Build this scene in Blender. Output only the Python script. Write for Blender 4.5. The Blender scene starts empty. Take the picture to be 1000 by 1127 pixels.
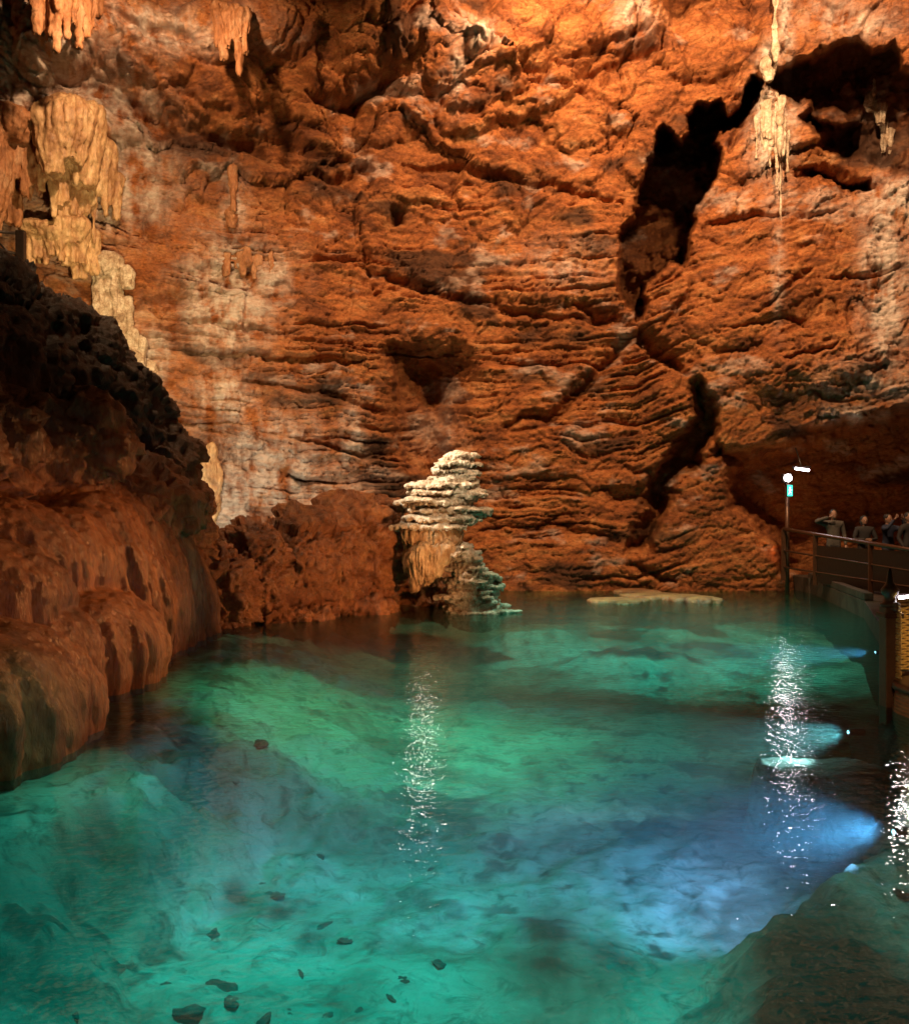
import bpy, bmesh, math, random
import numpy as np
from mathutils import Vector, Matrix

random.seed(7)
RNG = np.random.RandomState(11)
CAMZ, HZ, FPX = 1.9, 563.5, 1000.0
scene = bpy.context.scene
COL = scene.collection
R = math.radians

# ------------------------------------------------------------------ helpers
def at(px, py, Y):
    """world point seen at photo pixel (px, py) at distance Y"""
    return ((px - 500) / FPX * Y, Y, CAMZ - (py - HZ) / FPX * Y)

def on_bed(px, py, z):
    Y = (CAMZ - z) * FPX / (py - HZ)
    return ((px - 500) / FPX * Y, Y, z)

PERM = RNG.permutation(256).astype(np.int32)
PERM = np.concatenate([PERM, PERM, PERM])
GR = RNG.normal(size=(256, 3)); GR /= np.linalg.norm(GR, axis=1)[:, None]
GR = (GR * 1.6).astype(np.float32)
RND = RNG.rand(256, 4).astype(np.float32)

def _h(ix, iy, iz):
    return PERM[PERM[PERM[ix & 255] + (iy & 255)] + (iz & 255)]

def pnoise(P, s=1.0, off=0.0):
    x = P[:, 0] * s + off; y = P[:, 1] * s + off * 1.7; z = P[:, 2] * s - off * .6
    ix = np.floor(x).astype(np.int32); iy = np.floor(y).astype(np.int32); iz = np.floor(z).astype(np.int32)
    fx = (x - ix).astype(np.float32); fy = (y - iy).astype(np.float32); fz = (z - iz).astype(np.float32)
    u = fx**3*(fx*(fx*6-15)+10); v = fy**3*(fy*(fy*6-15)+10); w = fz**3*(fz*(fz*6-15)+10)
    def g(a, b, c):
        G = GR[_h(ix+a, iy+b, iz+c)]
        return G[:, 0]*(fx-a) + G[:, 1]*(fy-b) + G[:, 2]*(fz-c)
    x00 = g(0,0,0)*(1-u)+g(1,0,0)*u; x10 = g(0,1,0)*(1-u)+g(1,1,0)*u
    x01 = g(0,0,1)*(1-u)+g(1,0,1)*u; x11 = g(0,1,1)*(1-u)+g(1,1,1)*u
    return (x00*(1-v)+x10*v)*(1-w) + (x01*(1-v)+x11*v)*w

def fbm(P, s=1.0, octv=4, gain=.5, off=0.0, ridged=False):
    a, t = 1.0, np.zeros(len(P), np.float32)
    for k in range(octv):
        n = pnoise(P, s, off + k*13.7)
        if ridged: n = 1 - 2*np.abs(n)
        t += a*n; a *= gain; s *= 2.03
    return t

def cells(P, s=1.0, off=0.0):
    """voronoi: id (hash), f1, f2, offset vector to the nearest cell centre"""
    X = P * s + off
    I = np.floor(X).astype(np.int32); F = (X - I).astype(np.float32)
    n = len(P)
    f1 = np.full(n, 9., np.float32); f2 = np.full(n, 9., np.float32)
    cid = np.zeros(n, np.int32); dv = np.zeros((n, 3), np.float32)
    for a in (-1, 0, 1):
        for b in (-1, 0, 1):
            for c in (-1, 0, 1):
                h = _h(I[:, 0]+a, I[:, 1]+b, I[:, 2]+c)
                r = RND[h, :3] + np.array([a, b, c], np.float32)
                d = r - F
                dd = np.sqrt((d*d).sum(1))
                m = dd < f1
                f2 = np.where(m, f1, np.minimum(f2, dd))
                f1 = np.where(m, dd, f1)
                cid = np.where(m, h, cid)
                dv[m] = d[m]
    return cid, f1, f2, dv

def facets(P, s, off=0.0, tilt=.8):
    """broken-rock relief: each cell its own tilted plane and offset"""
    cid, f1, f2, dv = cells(P, s, off)
    q = RND[cid]
    return (q[:, 3]-.5)*1.3 + tilt*((q[:, 0]-.5)*dv[:, 0] + (q[:, 1]-.3)*dv[:, 2]), f2-f1

def sstep(a, b, x):
    t = np.clip((x-a)/(b-a), 0, 1); return t*t*(3-2*t)

def seg_dist(X, Y, pts, closed=False):
    d = np.full(X.shape, 1e9, np.float32); tt = np.zeros(X.shape, np.float32)
    n = len(pts); m = n if closed else n-1
    for i in range(m):
        ax, ay = pts[i]; bx, by = pts[(i+1) % n]
        L2 = (bx-ax)**2+(by-ay)**2+1e-9
        t = np.clip(((X-ax)*(bx-ax)+(Y-ay)*(by-ay))/L2, 0, 1)
        q = np.hypot(X-ax-t*(bx-ax), Y-ay-t*(by-ay))
        k = q < d
        d = np.where(k, q, d); tt = np.where(k, (i+t)/max(m, 1), tt)
    return d, tt

def poly_sd(X, Y, pts):
    """signed distance, positive inside"""
    d, _ = seg_dist(X, Y, pts, True)
    ins = np.zeros(X.shape, bool); n = len(pts)
    for i in range(n):
        ax, ay = pts[i]; bx, by = pts[(i+1) % n]
        if ay == by: continue
        c = ((ay > Y) != (by > Y)) & (X < (bx-ax)*(Y-ay)/(by-ay)+ax)
        ins ^= c
    return np.where(ins, d, -d)

def mesh_from(name, V, F, mat=None, smooth=True):
    me = bpy.data.meshes.new(name)
    V = np.asarray(V, np.float32); F = np.asarray(F, np.int32)
    me.vertices.add(len(V)); me.vertices.foreach_set('co', V.ravel())
    k = F.shape[1]
    me.loops.add(F.size); me.loops.foreach_set('vertex_index', F.ravel())
    me.polygons.add(len(F))
    me.polygons.foreach_set('loop_start', np.arange(0, F.size, k, dtype=np.int32))
    me.polygons.foreach_set('loop_total', np.full(len(F), k, np.int32))
    me.update(calc_edges=True)
    me.validate()
    if smooth: me.polygons.foreach_set('use_smooth', np.ones(len(me.polygons), bool))
    if mat: me.materials.append(mat)
    return me

def link(name, me, parent=None):
    o = bpy.data.objects.new(name, me); COL.objects.link(o)
    if parent: o.parent = parent
    return o

def tag(o, label=None, cat=None, group=None, kind=None):
    if label: o['label'] = label
    if cat: o['category'] = cat
    if group: o['group'] = group
    if kind: o['kind'] = kind
    return o

def thing(name, loc, label, cat, group=None):
    o = bpy.data.objects.new(name, None); COL.objects.link(o)
    o.location = loc; o.empty_display_size = .1
    return tag(o, label, cat, group)

def grid_faces(nu, nv, wrap=False):
    i = np.arange(nu*nv).reshape(nv, nu)
    if wrap:
        a = i[:-1]; b = np.roll(i, -1, 1)[:-1]; c = np.roll(i, -1, 1)[1:]; d = i[1:]
    else:
        a = i[:-1, :-1]; b = i[:-1, 1:]; c = i[1:, 1:]; d = i[1:, :-1]
    return np.stack([a, b, c, d], -1).reshape(-1, 4)

def fattr(me, name, arr):
    a = me.attributes.new(name, 'FLOAT', 'POINT'); a.data.foreach_set('value', np.asarray(arr, np.float32).ravel())

class MB:
    """collects closed solids into one mesh"""
    def __init__(s): s.V = []; s.F = []; s.n = 0
    def add(s, V, F):
        V = np.asarray(V, float); F = np.asarray(F, int)
        s.V.append(V); s.F.append([tuple(f) for f in (F + s.n)]); s.n += len(V)
    def raw(s, V, F):
        s.V.append(np.asarray(V, float)); s.F.append([tuple(i+s.n for i in f) for f in F]); s.n += len(V)
    def pydata(s):
        return np.concatenate(s.V), [f for q in s.F for f in q]
    def mesh(s, name, mat, smooth=True, bevel=0):
        V, F = s.pydata()
        me = bpy.data.meshes.new(name); me.from_pydata(V.tolist(), [], F)
        if bevel:
            bm = bmesh.new(); bm.from_mesh(me)
            bmesh.ops.bevel(bm, geom=bm.edges[:], offset=bevel, segments=2, affect='EDGES', profile=.6, clamp_overlap=True)
            bm.to_mesh(me); bm.free()
        if smooth: me.polygons.foreach_set('use_smooth', np.ones(len(me.polygons), bool))
        me.materials.append(mat); me.update()
        return me
    def revolve(s, rings, n):
        """rings: list of (cx,cy,z array n, r array n) closed with poles"""
        V = []; F = []
        for (cx, cy, z, rx, ry) in rings:
            th = np.linspace(0, 2*np.pi, n, endpoint=False)
            V.append(np.stack([cx+rx*np.cos(th), cy+ry*np.sin(th), np.broadcast_to(z, n)], -1))
        V = np.concatenate(V); k = len(rings)
        Fq = grid_faces(n, k, True).tolist()
        V = np.concatenate([V, V[:n].mean(0)[None], V[-n:].mean(0)[None]])
        F = [tuple(f[::-1]) for f in Fq]
        F += [(j, (j+1) % n, n*k) for j in range(n)]
        F += [((j+1) % n + n*(k-1), j + n*(k-1), n*k+1) for j in range(n)]
        s.raw(V, F)
    def ellipsoid(s, c, r, n=28, m=16):
        rings = []
        for k in range(1, m):
            a = math.pi*k/m
            rings.append((c[0], c[1], c[2]+r[2]*math.cos(a), r[0]*math.sin(a)*np.ones(n), r[1]*math.sin(a)*np.ones(n)))
        s.revolve(rings, n)
    def drape(s, cx, cy, ztop, zbot, rx, ry, n=160, m=60, ribs=.06, seed=0., dome=.45, taper=.86, rag=.12, freq=9, slump=(0, 0)):
        """flowstone lobe: a dome whose rim hangs down in vertical folds"""
        th = np.linspace(0, 2*np.pi, n, endpoint=False)
        H = ztop-zbot; hd = min(H*dome, max(rx, ry)*1.1)
        rings = []
        for k in range(m):
            t = k/(m-1)
            if t < .5:
                a = (.02+.98*t/.5)*math.pi/2; rr = math.sin(a); z = ztop-hd*(1-math.cos(a)); w = t/.5
            else:
                q = (t-.5)/.5; rr = 1-(1-taper)*q*q; z = ztop-hd-(H-hd)*q; w = 1
            P = np.stack([np.cos(th)*freq*.5, np.sin(th)*freq*.5, np.full(n, z*.35/max(H, .1)+seed)], -1)
            rb = 1-np.abs(pnoise(P, 1, seed))*2.0
            P2 = np.stack([np.cos(th)*1.3, np.sin(th)*1.3, np.full(n, z*.5+seed*3)], -1)
            rb2 = pnoise(P2, 1, seed+5)
            f = rr*(1+ribs*w*(rb-.5)+.16*rb2*w)
            zz = z - (rag*H*np.clip(rb, -1, 1)*max(0, (t-.55)/.45)**2)
            rings.append((cx+slump[0]*(ztop-z), cy+slump[1]*(ztop-z), zz, f*rx, f*ry))
        s.revolve(rings, n)
    def box(s, c, d, rot=0.0):
        x, y, z = d[0]/2, d[1]/2, d[2]/2
        V = np.array([(-x,-y,-z),(x,-y,-z),(x,y,-z),(-x,y,-z),(-x,-y,z),(x,-y,z),(x,y,z),(-x,y,z)])
        ca, sa = math.cos(rot), math.sin(rot)
        V = np.stack([V[:,0]*ca-V[:,1]*sa, V[:,0]*sa+V[:,1]*ca, V[:,2]], -1)+np.array(c)
        s.raw(V, [(0,3,2,1),(4,5,6,7),(0,1,5,4),(1,2,6,5),(2,3,7,6),(3,0,4,7)])
    def tube(s, pts, r, n=10):
        pts = [Vector(p) for p in pts]; V = []
        rr = r if isinstance(r, (list, tuple)) else [r]*len(pts)
        for i, p in enumerate(pts):
            d = (pts[min(i+1, len(pts)-1)]-pts[max(i-1, 0)]).normalized()
            u = d.cross(Vector((0, 0, 1)))
            if u.length < .05: u = d.cross(Vector((1, 0, 0)))
            u.normalize(); v = u.cross(d)
            for k in range(n):
                a = 2*math.pi*k/n; V.append(p+(u*math.cos(a)+v*math.sin(a))*rr[i])
        F = [tuple(f) for f in grid_faces(n, len(pts), True).tolist()]
        F += [tuple(range(n))[::-1], tuple(range(n*(len(pts)-1), n*len(pts)))]
        s.raw([tuple(v) for v in V], F)

def remesh(mb, voxel, name):
    """voxel union of the collected solids -> vertex array, quads/tris mesh"""
    V, F = mb.pydata()
    me = bpy.data.meshes.new('tmp'); me.from_pydata(V.tolist(), [], F)
    o = bpy.data.objects.new('tmp', me); COL.objects.link(o)
    md = o.modifiers.new('r', 'REMESH'); md.mode = 'VOXEL'; md.voxel_size = voxel; md.adaptivity = 0
    dg = bpy.context.evaluated_depsgraph_get(); ev = o.evaluated_get(dg)
    m2 = bpy.data.meshes.new_from_object(ev); m2.name = name
    bpy.data.objects.remove(o); bpy.data.meshes.remove(me)
    return m2

def get_co(me):
    V = np.empty(len(me.vertices)*3, np.float32); me.vertices.foreach_get('co', V)
    N = np.empty(len(me.vertices)*3, np.float32); me.vertices.foreach_get('normal', N)
    return V.reshape(-1, 3), N.reshape(-1, 3)

def set_co(me, V, smooth=True):
    me.vertices.foreach_set('co', np.asarray(V, np.float32).ravel())
    if smooth: me.polygons.foreach_set('use_smooth', np.ones(len(me.polygons), bool))
    me.update()

# ------------------------------------------------------------------ materials
def mat(name):
    m = bpy.data.materials.new(name); m.use_nodes = True
    nt = m.node_tree; b = nt.nodes['Principled BSDF']
    return m, nt, b

def N(nt, t, **kw):
    n = nt.nodes.new(t)
    for k, v in kw.items():
        if k in n.inputs.keys(): n.inputs[k].default_value = v
        else: setattr(n, k, v)
    return n

def ramp(nt, src, stops):
    r = nt.nodes.new('ShaderNodeValToRGB'); e = r.color_ramp.elements
    while len(e) < len(stops): e.new(.5)
    for i, (p, c) in enumerate(stops): e[i].position = p; e[i].color = (*c, 1)
    nt.links.new(src, r.inputs['Fac']); return r

def mixc(nt, f, a, b):
    n = nt.nodes.new('ShaderNodeMix'); n.data_type = 'RGBA'
    for s, v in ((n.inputs['Factor'], f), (n.inputs[6], a), (n.inputs[7], b)):
        if hasattr(v, 'node'): nt.links.new(v, s)
        elif isinstance(v, (tuple, list)): s.default_value = (*v, 1)
        else: s.default_value = v
    return n.outputs[2]

def math_n(nt, op, a, b=0.0, c=None):
    n = nt.nodes.new('ShaderNodeMath'); n.operation = op
    for i, v in enumerate((a, b) if c is None else (a, b, c)):
        if hasattr(v, 'node'): nt.links.new(v, n.inputs[i])
        else: n.inputs[i].default_value = v
    return n.outputs[0]

def rock_mat(name, stops, scale=.6, bump=.6, bdist=.06, rough=.62, calcite=None, zsq=1.0, fine=14., spec=.25, rough_var=0.2, stain_shade=None, cracks=0.):
    m, nt, b = mat(name)
    geo = N(nt, 'ShaderNodeNewGeometry')
    mp = N(nt, 'ShaderNodeMapping'); nt.links.new(geo.outputs['Position'], mp.inputs['Vector'])
    mp.inputs['Scale'].default_value = (1, 1, zsq)
    n1 = N(nt, 'ShaderNodeTexNoise', Scale=scale, Detail=12., Roughness=.68, Distortion=.6)
    nt.links.new(mp.outputs[0], n1.inputs['Vector'])
    col = ramp(nt, n1.outputs['Fac'], stops).outputs[0]
    n2 = N(nt, 'ShaderNodeTexNoise', Scale=fine, Detail=8., Roughness=.72)
    nt.links.new(mp.outputs[0], n2.inputs['Vector'])
    sp = ramp(nt, n2.outputs['Fac'], [(.3, (.30, .27, .25)), (.45, (.78, .76, .74)), (.55, (1, 1, 1)), (.72, (1.45, 1.42, 1.38))])
    mul = nt.nodes.new('ShaderNodeMix'); mul.data_type = 'RGBA'; mul.blend_type = 'MULTIPLY'; mul.inputs[0].default_value = .85
    nt.links.new(col, mul.inputs[6]); nt.links.new(sp.outputs[0], mul.inputs[7]); col = mul.outputs[2]
    if stain_shade:
        at_ = N(nt, 'ShaderNodeAttribute', attribute_name='stain_shade')
        col = mixc(nt, at_.outputs['Fac'], col, stain_shade)  # one dark tone for mineral stains and painted shade
    if calcite:
        a_ = N(nt, 'ShaderNodeAttribute', attribute_name='calcite')
        n3 = N(nt, 'ShaderNodeTexNoise', Scale=5., Detail=6., Roughness=.7)
        nt.links.new(mp.outputs[0], n3.inputs['Vector'])
        f = math_n(nt, 'MULTIPLY', a_.outputs['Fac'], math_n(nt, 'MULTIPLY_ADD', n3.outputs['Fac'], 2.2, -.25))
        f = math_n(nt, 'MINIMUM', math_n(nt, 'MAXIMUM', f, 0.), .92)
        col = mixc(nt, f, col, calcite)
    nt.links.new(col, b.inputs['Base Color'])
    rr = math_n(nt, 'MULTIPLY_ADD', n2.outputs['Fac'], rough_var*2, rough-rough_var)
    nt.links.new(rr, b.inputs['Roughness']); b.inputs['Specular IOR Level'].default_value = spec
    # relief finer than the mesh
    vor = N(nt, 'ShaderNodeTexVoronoi', feature='DISTANCE_TO_EDGE', Scale=fine*.3)
    wv = N(nt, 'ShaderNodeVectorMath', operation='MULTIPLY_ADD')
    nt.links.new(n1.outputs['Color'], wv.inputs[0]); wv.inputs[1].default_value = (.7, .7, .7); nt.links.new(mp.outputs[0], wv.inputs[2])
    nt.links.new(wv.outputs[0], vor.inputs['Vector'])
    vor2 = N(nt, 'ShaderNodeTexVoronoi', feature='DISTANCE_TO_EDGE', Scale=fine*.11)
    nt.links.new(wv.outputs[0], vor2.inputs['Vector'])
    n5 = N(nt, 'ShaderNodeTexNoise', Scale=fine*3.2, Detail=5., Roughness=.75); nt.links.new(mp.outputs[0], n5.inputs['Vector'])
    vs2 = ramp(nt, vor2.outputs['Distance'], [(0, (0, 0, 0)), (.035, (1, 1, 1))]).outputs[0]
    vs = ramp(nt, vor.outputs['Distance'], [(0, (0, 0, 0)), (.05, (1, 1, 1))]).outputs[0]
    hgt = math_n(nt, 'ADD', math_n(nt, 'MULTIPLY', n2.outputs['Fac'], 1.2), math_n(nt, 'MULTIPLY', vs, .16))
    hgt = math_n(nt, 'ADD', hgt, math_n(nt, 'MULTIPLY', vs2, cracks))
    hgt = math_n(nt, 'ADD', hgt, math_n(nt, 'MULTIPLY', n5.outputs['Fac'], .45))
    bp = N(nt, 'ShaderNodeBump', Strength=bump, Distance=bdist)
    nt.links.new(hgt, bp.inputs['Height']); nt.links.new(bp.outputs[0], b.inputs['Normal'])
    return m

M = {}
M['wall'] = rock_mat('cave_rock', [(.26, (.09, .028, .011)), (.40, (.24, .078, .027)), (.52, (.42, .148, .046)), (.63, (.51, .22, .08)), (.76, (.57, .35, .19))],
                     scale=.9, bump=.85, bdist=.05, cracks=.5, calcite=(.72, .63, .56), zsq=2.6, fine=13., stain_shade=(.07, .03, .016))
M['mound'] = rock_mat('wet_flowstone', [(.3, (.11, .035, .012)), (.48, (.28, .105, .036)), (.66, (.46, .20, .075))], scale=2.2, bump=.9, bdist=.04,
                      rough=.38, fine=17., spec=.6, zsq=.22, stain_shade=(.035, .018, .011))
M['ridge'] = rock_mat('coral_rock', [(.3, (.11, .034, .013)), (.5, (.34, .125, .046)), (.7, (.52, .24, .09))], scale=2.2, bump=.9, bdist=.05, rough=.34, fine=15., spec=.7)
M['gold'] = rock_mat('gold_calcite', [(.3, (.22, .10, .045)), (.45, (.42, .24, .12)), (.6, (.60, .41, .22)), (.75, (.70, .55, .37))], scale=3.2, bump=.4, bdist=.03, rough=.45, fine=16., spec=.4, zsq=.4)
M['pale'] = rock_mat('pale_calcite', [(.3, (.20, .12, .07)), (.44, (.44, .33, .23)), (.56, (.64, .54, .42)), (.72, (.80, .73, .61))], scale=4.5, bump=.6, bdist=.025, rough=.4, fine=26., spec=.4)
M['honey'] = rock_mat('honey_calcite', [(.3, (.18, .085, .04)), (.46, (.44, .27, .14)), (.58, (.60, .44, .27)), (.72, (.72, .58, .40))], scale=4., bump=.6, bdist=.025, rough=.45, fine=22., spec=.4, zsq=.4)
M['tan'] = rock_mat('tan_dripstone', [(.3, (.16, .06, .022)), (.5, (.36, .16, .07)), (.7, (.48, .29, .17))], scale=3., bump=.6, bdist=.03, rough=.5, fine=18., spec=.3, zsq=.5)
M['concrete'] = rock_mat('damp_concrete', [(.3, (.025, .018, .013)), (.5, (.06, .042, .03)), (.7, (.10, .075, .055))], scale=2., bump=.25, bdist=.01, fine=24.)

def simple(name, c, rough=.5, metal=0., spec=.5, noise=.25, scale=20.):
    m, nt, b = mat(name)
    geo = N(nt, 'ShaderNodeNewGeometry')
    n = N(nt, 'ShaderNodeTexNoise', Scale=scale, Detail=6., Roughness=.65); nt.links.new(geo.outputs['Position'], n.inputs['Vector'])
    r = ramp(nt, n.outputs['Fac'], [(.3, tuple(x*(1-noise) for x in c)), (.7, tuple(min(1, x*(1+noise)) for x in c))])
    nt.links.new(r.outputs[0], b.inputs['Base Color'])
    b.inputs['Roughness'].default_value = rough; b.inputs['Metallic'].default_value = metal; b.inputs['Specular IOR Level'].default_value = spec
    bp = N(nt, 'ShaderNodeBump', Strength=.25, Distance=.01); nt.links.new(n.outputs['Fac'], bp.inputs['Height']); nt.links.new(bp.outputs[0], b.inputs['Normal'])
    return m

def emit(name, c, s):
    m, nt, b = mat(name)
    b.inputs['Base Color'].default_value = (*c, 1); b.inputs['Emission Color'].default_value = (*c, 1); b.inputs['Emission Strength'].default_value = s
    return m

M['wood'] = simple('dark_wood', (.09, .045, .025), .4)
M['steel'] = simple('brown_painted_steel', (.09, .04, .022), .35, .3)
M['black'] = simple('black_metal', (.03, .02, .016), .4, .4)
M['skin'] = simple('skin', (.24, .13, .09), .5, noise=.08)
M['shirt'] = simple('grey_shirt', (.07, .06, .052), .8)
M['dark_cloth'] = simple('dark_cloth', (.018, .016, .017), .8)
M['navy'] = simple('navy_cloth', (.015, .022, .05), .8)
M['maroon'] = simple('maroon_cloth', (.06, .012, .014), .8)
M['hair'] = simple('dark_hair', (.015, .01, .008), .6)
M['scarf'] = simple('pale_mask', (.35, .3, .27), .8)
M['wicker'] = simple('split_cane', (.42, .25, .08), .5, noise=.35, scale=30.)
M['rope'] = simple('ribbed_wood', (.22, .11, .045), .45, noise=.3, scale=14.)
M['bulb'] = emit('bulb_glow', (1, .93, .95), 40)
M['tube'] = emit('tube_glow', (1, .88, .96), 14)
M['exit'] = emit('sign_green', (.05, .75, .55), 1.6)
M['exitw'] = emit('sign_white', (.7, 1, .95), 1.5)
M['lens'] = emit('lamp_lens', (.6, .8, 1), 5)
M['stone'] = rock_mat('dark_stone', [(.3, (.035, .037, .03)), (.5, (.08, .085, .07)), (.7, (.16, .17, .14))], scale=7., bump=.5, bdist=.02, fine=20.)

# ------------------------------------------------------------------ cave wall
def build_wall():
    step = 1.45
    xs = np.concatenate([np.arange(-330, -20, 5.), np.arange(-20, 1020, step), np.arange(1020, 1340, 5.)])
    ys = np.concatenate([np.arange(-300, -20, 5.), np.arange(-20, 700, step)])
    PX, PY = np.meshgrid(xs, ys); sh = PX.shape
    px = PX.ravel().astype(np.float32); py = PY.ravel().astype(np.float32)
    cp = np.array([
        (-300,-300,13),(0,-300,13),(300,-300,13.5),(600,-300,14),(900,-300,14),(1300,-300,12),
        (-300,0,14),(0,0,17),(200,0,18.6),(400,0,18.8),(600,0,19),(800,0,19.4),(1000,0,18),(1300,0,14),
        (-300,150,15.5),(0,150,18.8),(200,150,20.6),(400,150,21),(600,150,21.4),(750,150,21),(900,150,20),(1100,150,18),(1300,150,15),
        (-300,300,16.5),(0,300,19.8),(150,300,20.6),(300,300,21.5),(500,300,22.3),(650,300,22.2),(720,300,21),(900,300,20.2),(1100,300,18.5),(1300,300,16),
        (-300,430,17),(100,430,20.8),(250,430,21.4),(400,430,21.6),(480,430,22.8),(600,430,22.8),(700,430,22.2),(800,430,20.9),(900,430,20.5),(1050,430,19.3),(1300,430,17),
        (-300,540,17),(100,540,21),(250,540,21.6),(400,540,22),(500,540,23),(650,540,22.4),(750,540,22.2),(850,540,22),(950,540,21.6),(1100,540,20),(1300,540,18),
        (-300,680,17),(100,680,21),(250,680,22),(450,680,22.2),(600,680,21.8),(700,680,21.4),(800,680,21.8),(900,680,22),(1000,680,22),(1300,680,18)], float)
    num = np.zeros(len(px)); den = np.zeros(len(px))
    for x, y, d in cp:
        w = np.exp(-((px-x)**2+(py-y)**2)/(2*62.**2))+1e-7/(1+((px-x)**2+(py-y)**2)/1e4)
        num += w*d; den += w
    Yb = (num/den).astype(np.float32)
    # world coords of the smooth wall
    P = np.stack([(px-500)/FPX*Yb, Yb*.6, CAMZ-(py-HZ)/FPX*Yb], -1).astype(np.float32)
    warp = np.stack([fbm(P, .9, 3, off=3), fbm(P, .9, 3, off=31), fbm(P, .9, 3, off=57)], -1)
    rel = np.zeros(len(px), np.float32)
    # strength maps
    up = 1-sstep(190, 300, py+20*pnoise(P, .5, 7))                # blocky upper part
    strata = sstep(180, 290, py)*(1-.75*sstep(700, 800, px))
    # broken blocks
    Pw = P+warp*.35
    f, e = facets(Pw*np.array([1, 1, 1.35], np.float32), .45, 5.3); rel += f*(.12+.34*up)
    f, e2 = facets(Pw*np.array([1, 1, 1.5], np.float32), 1.15, 9.1); rel += f*(.06+.09*up)
    f, e3 = facets(Pw*np.array([.8, 1, 1.7], np.float32), 2.8, 1.9); rel += f*(.035+.03*up)
    rel -= .10*np.exp(-(e/.05)**2)*up + .06*np.exp(-(e2/.05)**2) + .04*np.exp(-(e3/.06)**2)
    # bedding: ledges of random thickness
    slope = np.interp(px, [-300, 200, 500, 700, 850, 1300], [.10, .04, -.03, -.02, -.30, -.32])
    zc = P[:, 2]+slope*(P[:, 0]-4*sstep(700, 850, px))+.12*warp[:, 0]+.025*fbm(P, 2.5, 3, off=77)
    smod = .25+1.1*sstep(-.35, .45, fbm(P*np.array([1, 1, 2], np.float32), .45, 3, off=201))
    for th, amp, dpc, o in ((.92, .30, .26, 1), (.34, .10, .17, 41), (.14, .04, .07, 83)):
        s = zc/th+1.1*pnoise(np.stack([P[:, 0]*.16, P[:, 1]*0, zc/th*.6], -1), 1, o)
        i = np.floor(s); fr = (s-i).astype(np.float32)
        prot = pnoise(np.stack([P[:, 0]*.35/th**.5+i*3.3, i*7.31+o, P[:, 0]*.05], -1).astype(np.float32), 1, o)
        prot2 = pnoise(np.stack([P[:, 0]*.35/th**.5+(i+1)*3.3, (i+1)*7.31+o, P[:, 0]*.05], -1).astype(np.float32), 1, o)
        k = sstep(.86, 1., fr)
        lay = prot*(1-k)+prot2*k + .35*(fr-.5)*(1-k)
        crease = np.exp(-(np.minimum(np.abs(fr-.96), 1-np.abs(fr-.96))*th/max(.034, th*.05))**2)
        rel += strata*smod*(amp*lay-dpc*crease*(.5+.8*np.clip(prot2+.3, 0, 1)))
        rel += .22*(1-strata)*amp*lay
    # fine roughness
    rel += .12*fbm(P, .8, 3, off=19)+.028*fbm((P+warp*.3)*np.array([1, 1, 1.6], np.float32), 4.5, 4, .62, off=23, ridged=True)
    rel += .022*fbm((P+warp*.2)*np.array([1, 1, 2.2], np.float32), 11, 3, .6, off=27, ridged=True)
    # soft lumps of the upper right
    rel += .35*np.clip(pnoise(P, .55, 91), 0, 1)*up
    pxw = px+7*fbm(P, 1.6, 4, .55, off=101); pyw = py+7*fbm(P, 1.6, 4, .55, off=111)
    # authored bulges with an undercut lower lip (px, py, rx, ry, height, tilt of lip)
    for bx, by, rx, ry, hgt, tl in [
        (385,58,62,52,.95,-.25),(478,62,60,44,.8,-.3),(545,92,58,24,.7,-.42),(585,112,60,18,.6,-.35),(560,45,50,30,.6,-.3),
        (620,60,42,34,.5,-.4),(300,35,48,40,.7,.1),(245,95,52,30,.6,.2),(150,55,60,40,.7,.3),(330,110,45,26,.55,.1),(225,45,36,30,.5,.3),
        (700,95,52,50,.45,-.3),(690,30,46,26,.5,-.3),(770,60,56,30,.5,.0),(430,130,44,26,.5,-.2),(515,135,40,20,.45,-.2),
        (120,130,40,26,.6,.5),(640,135,40,30,.4,-.3),(880,60,60,30,.5,.1),(60,40,50,50,.8,.2),(830,340,70,40,.3,-.3),(900,400,80,34,.45,-.12)]:
        dx = (pxw-bx)/rx; dy = (pyw-by-tl*(pxw-bx))/ry
        d = np.sqrt(dx*dx+np.where(dy > 0, dy*dy*1.0, dy*dy*.45))
        rel += hgt*np.sqrt(np.clip(1-d*d, 0, 1))*(1-.0*dy)
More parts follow.
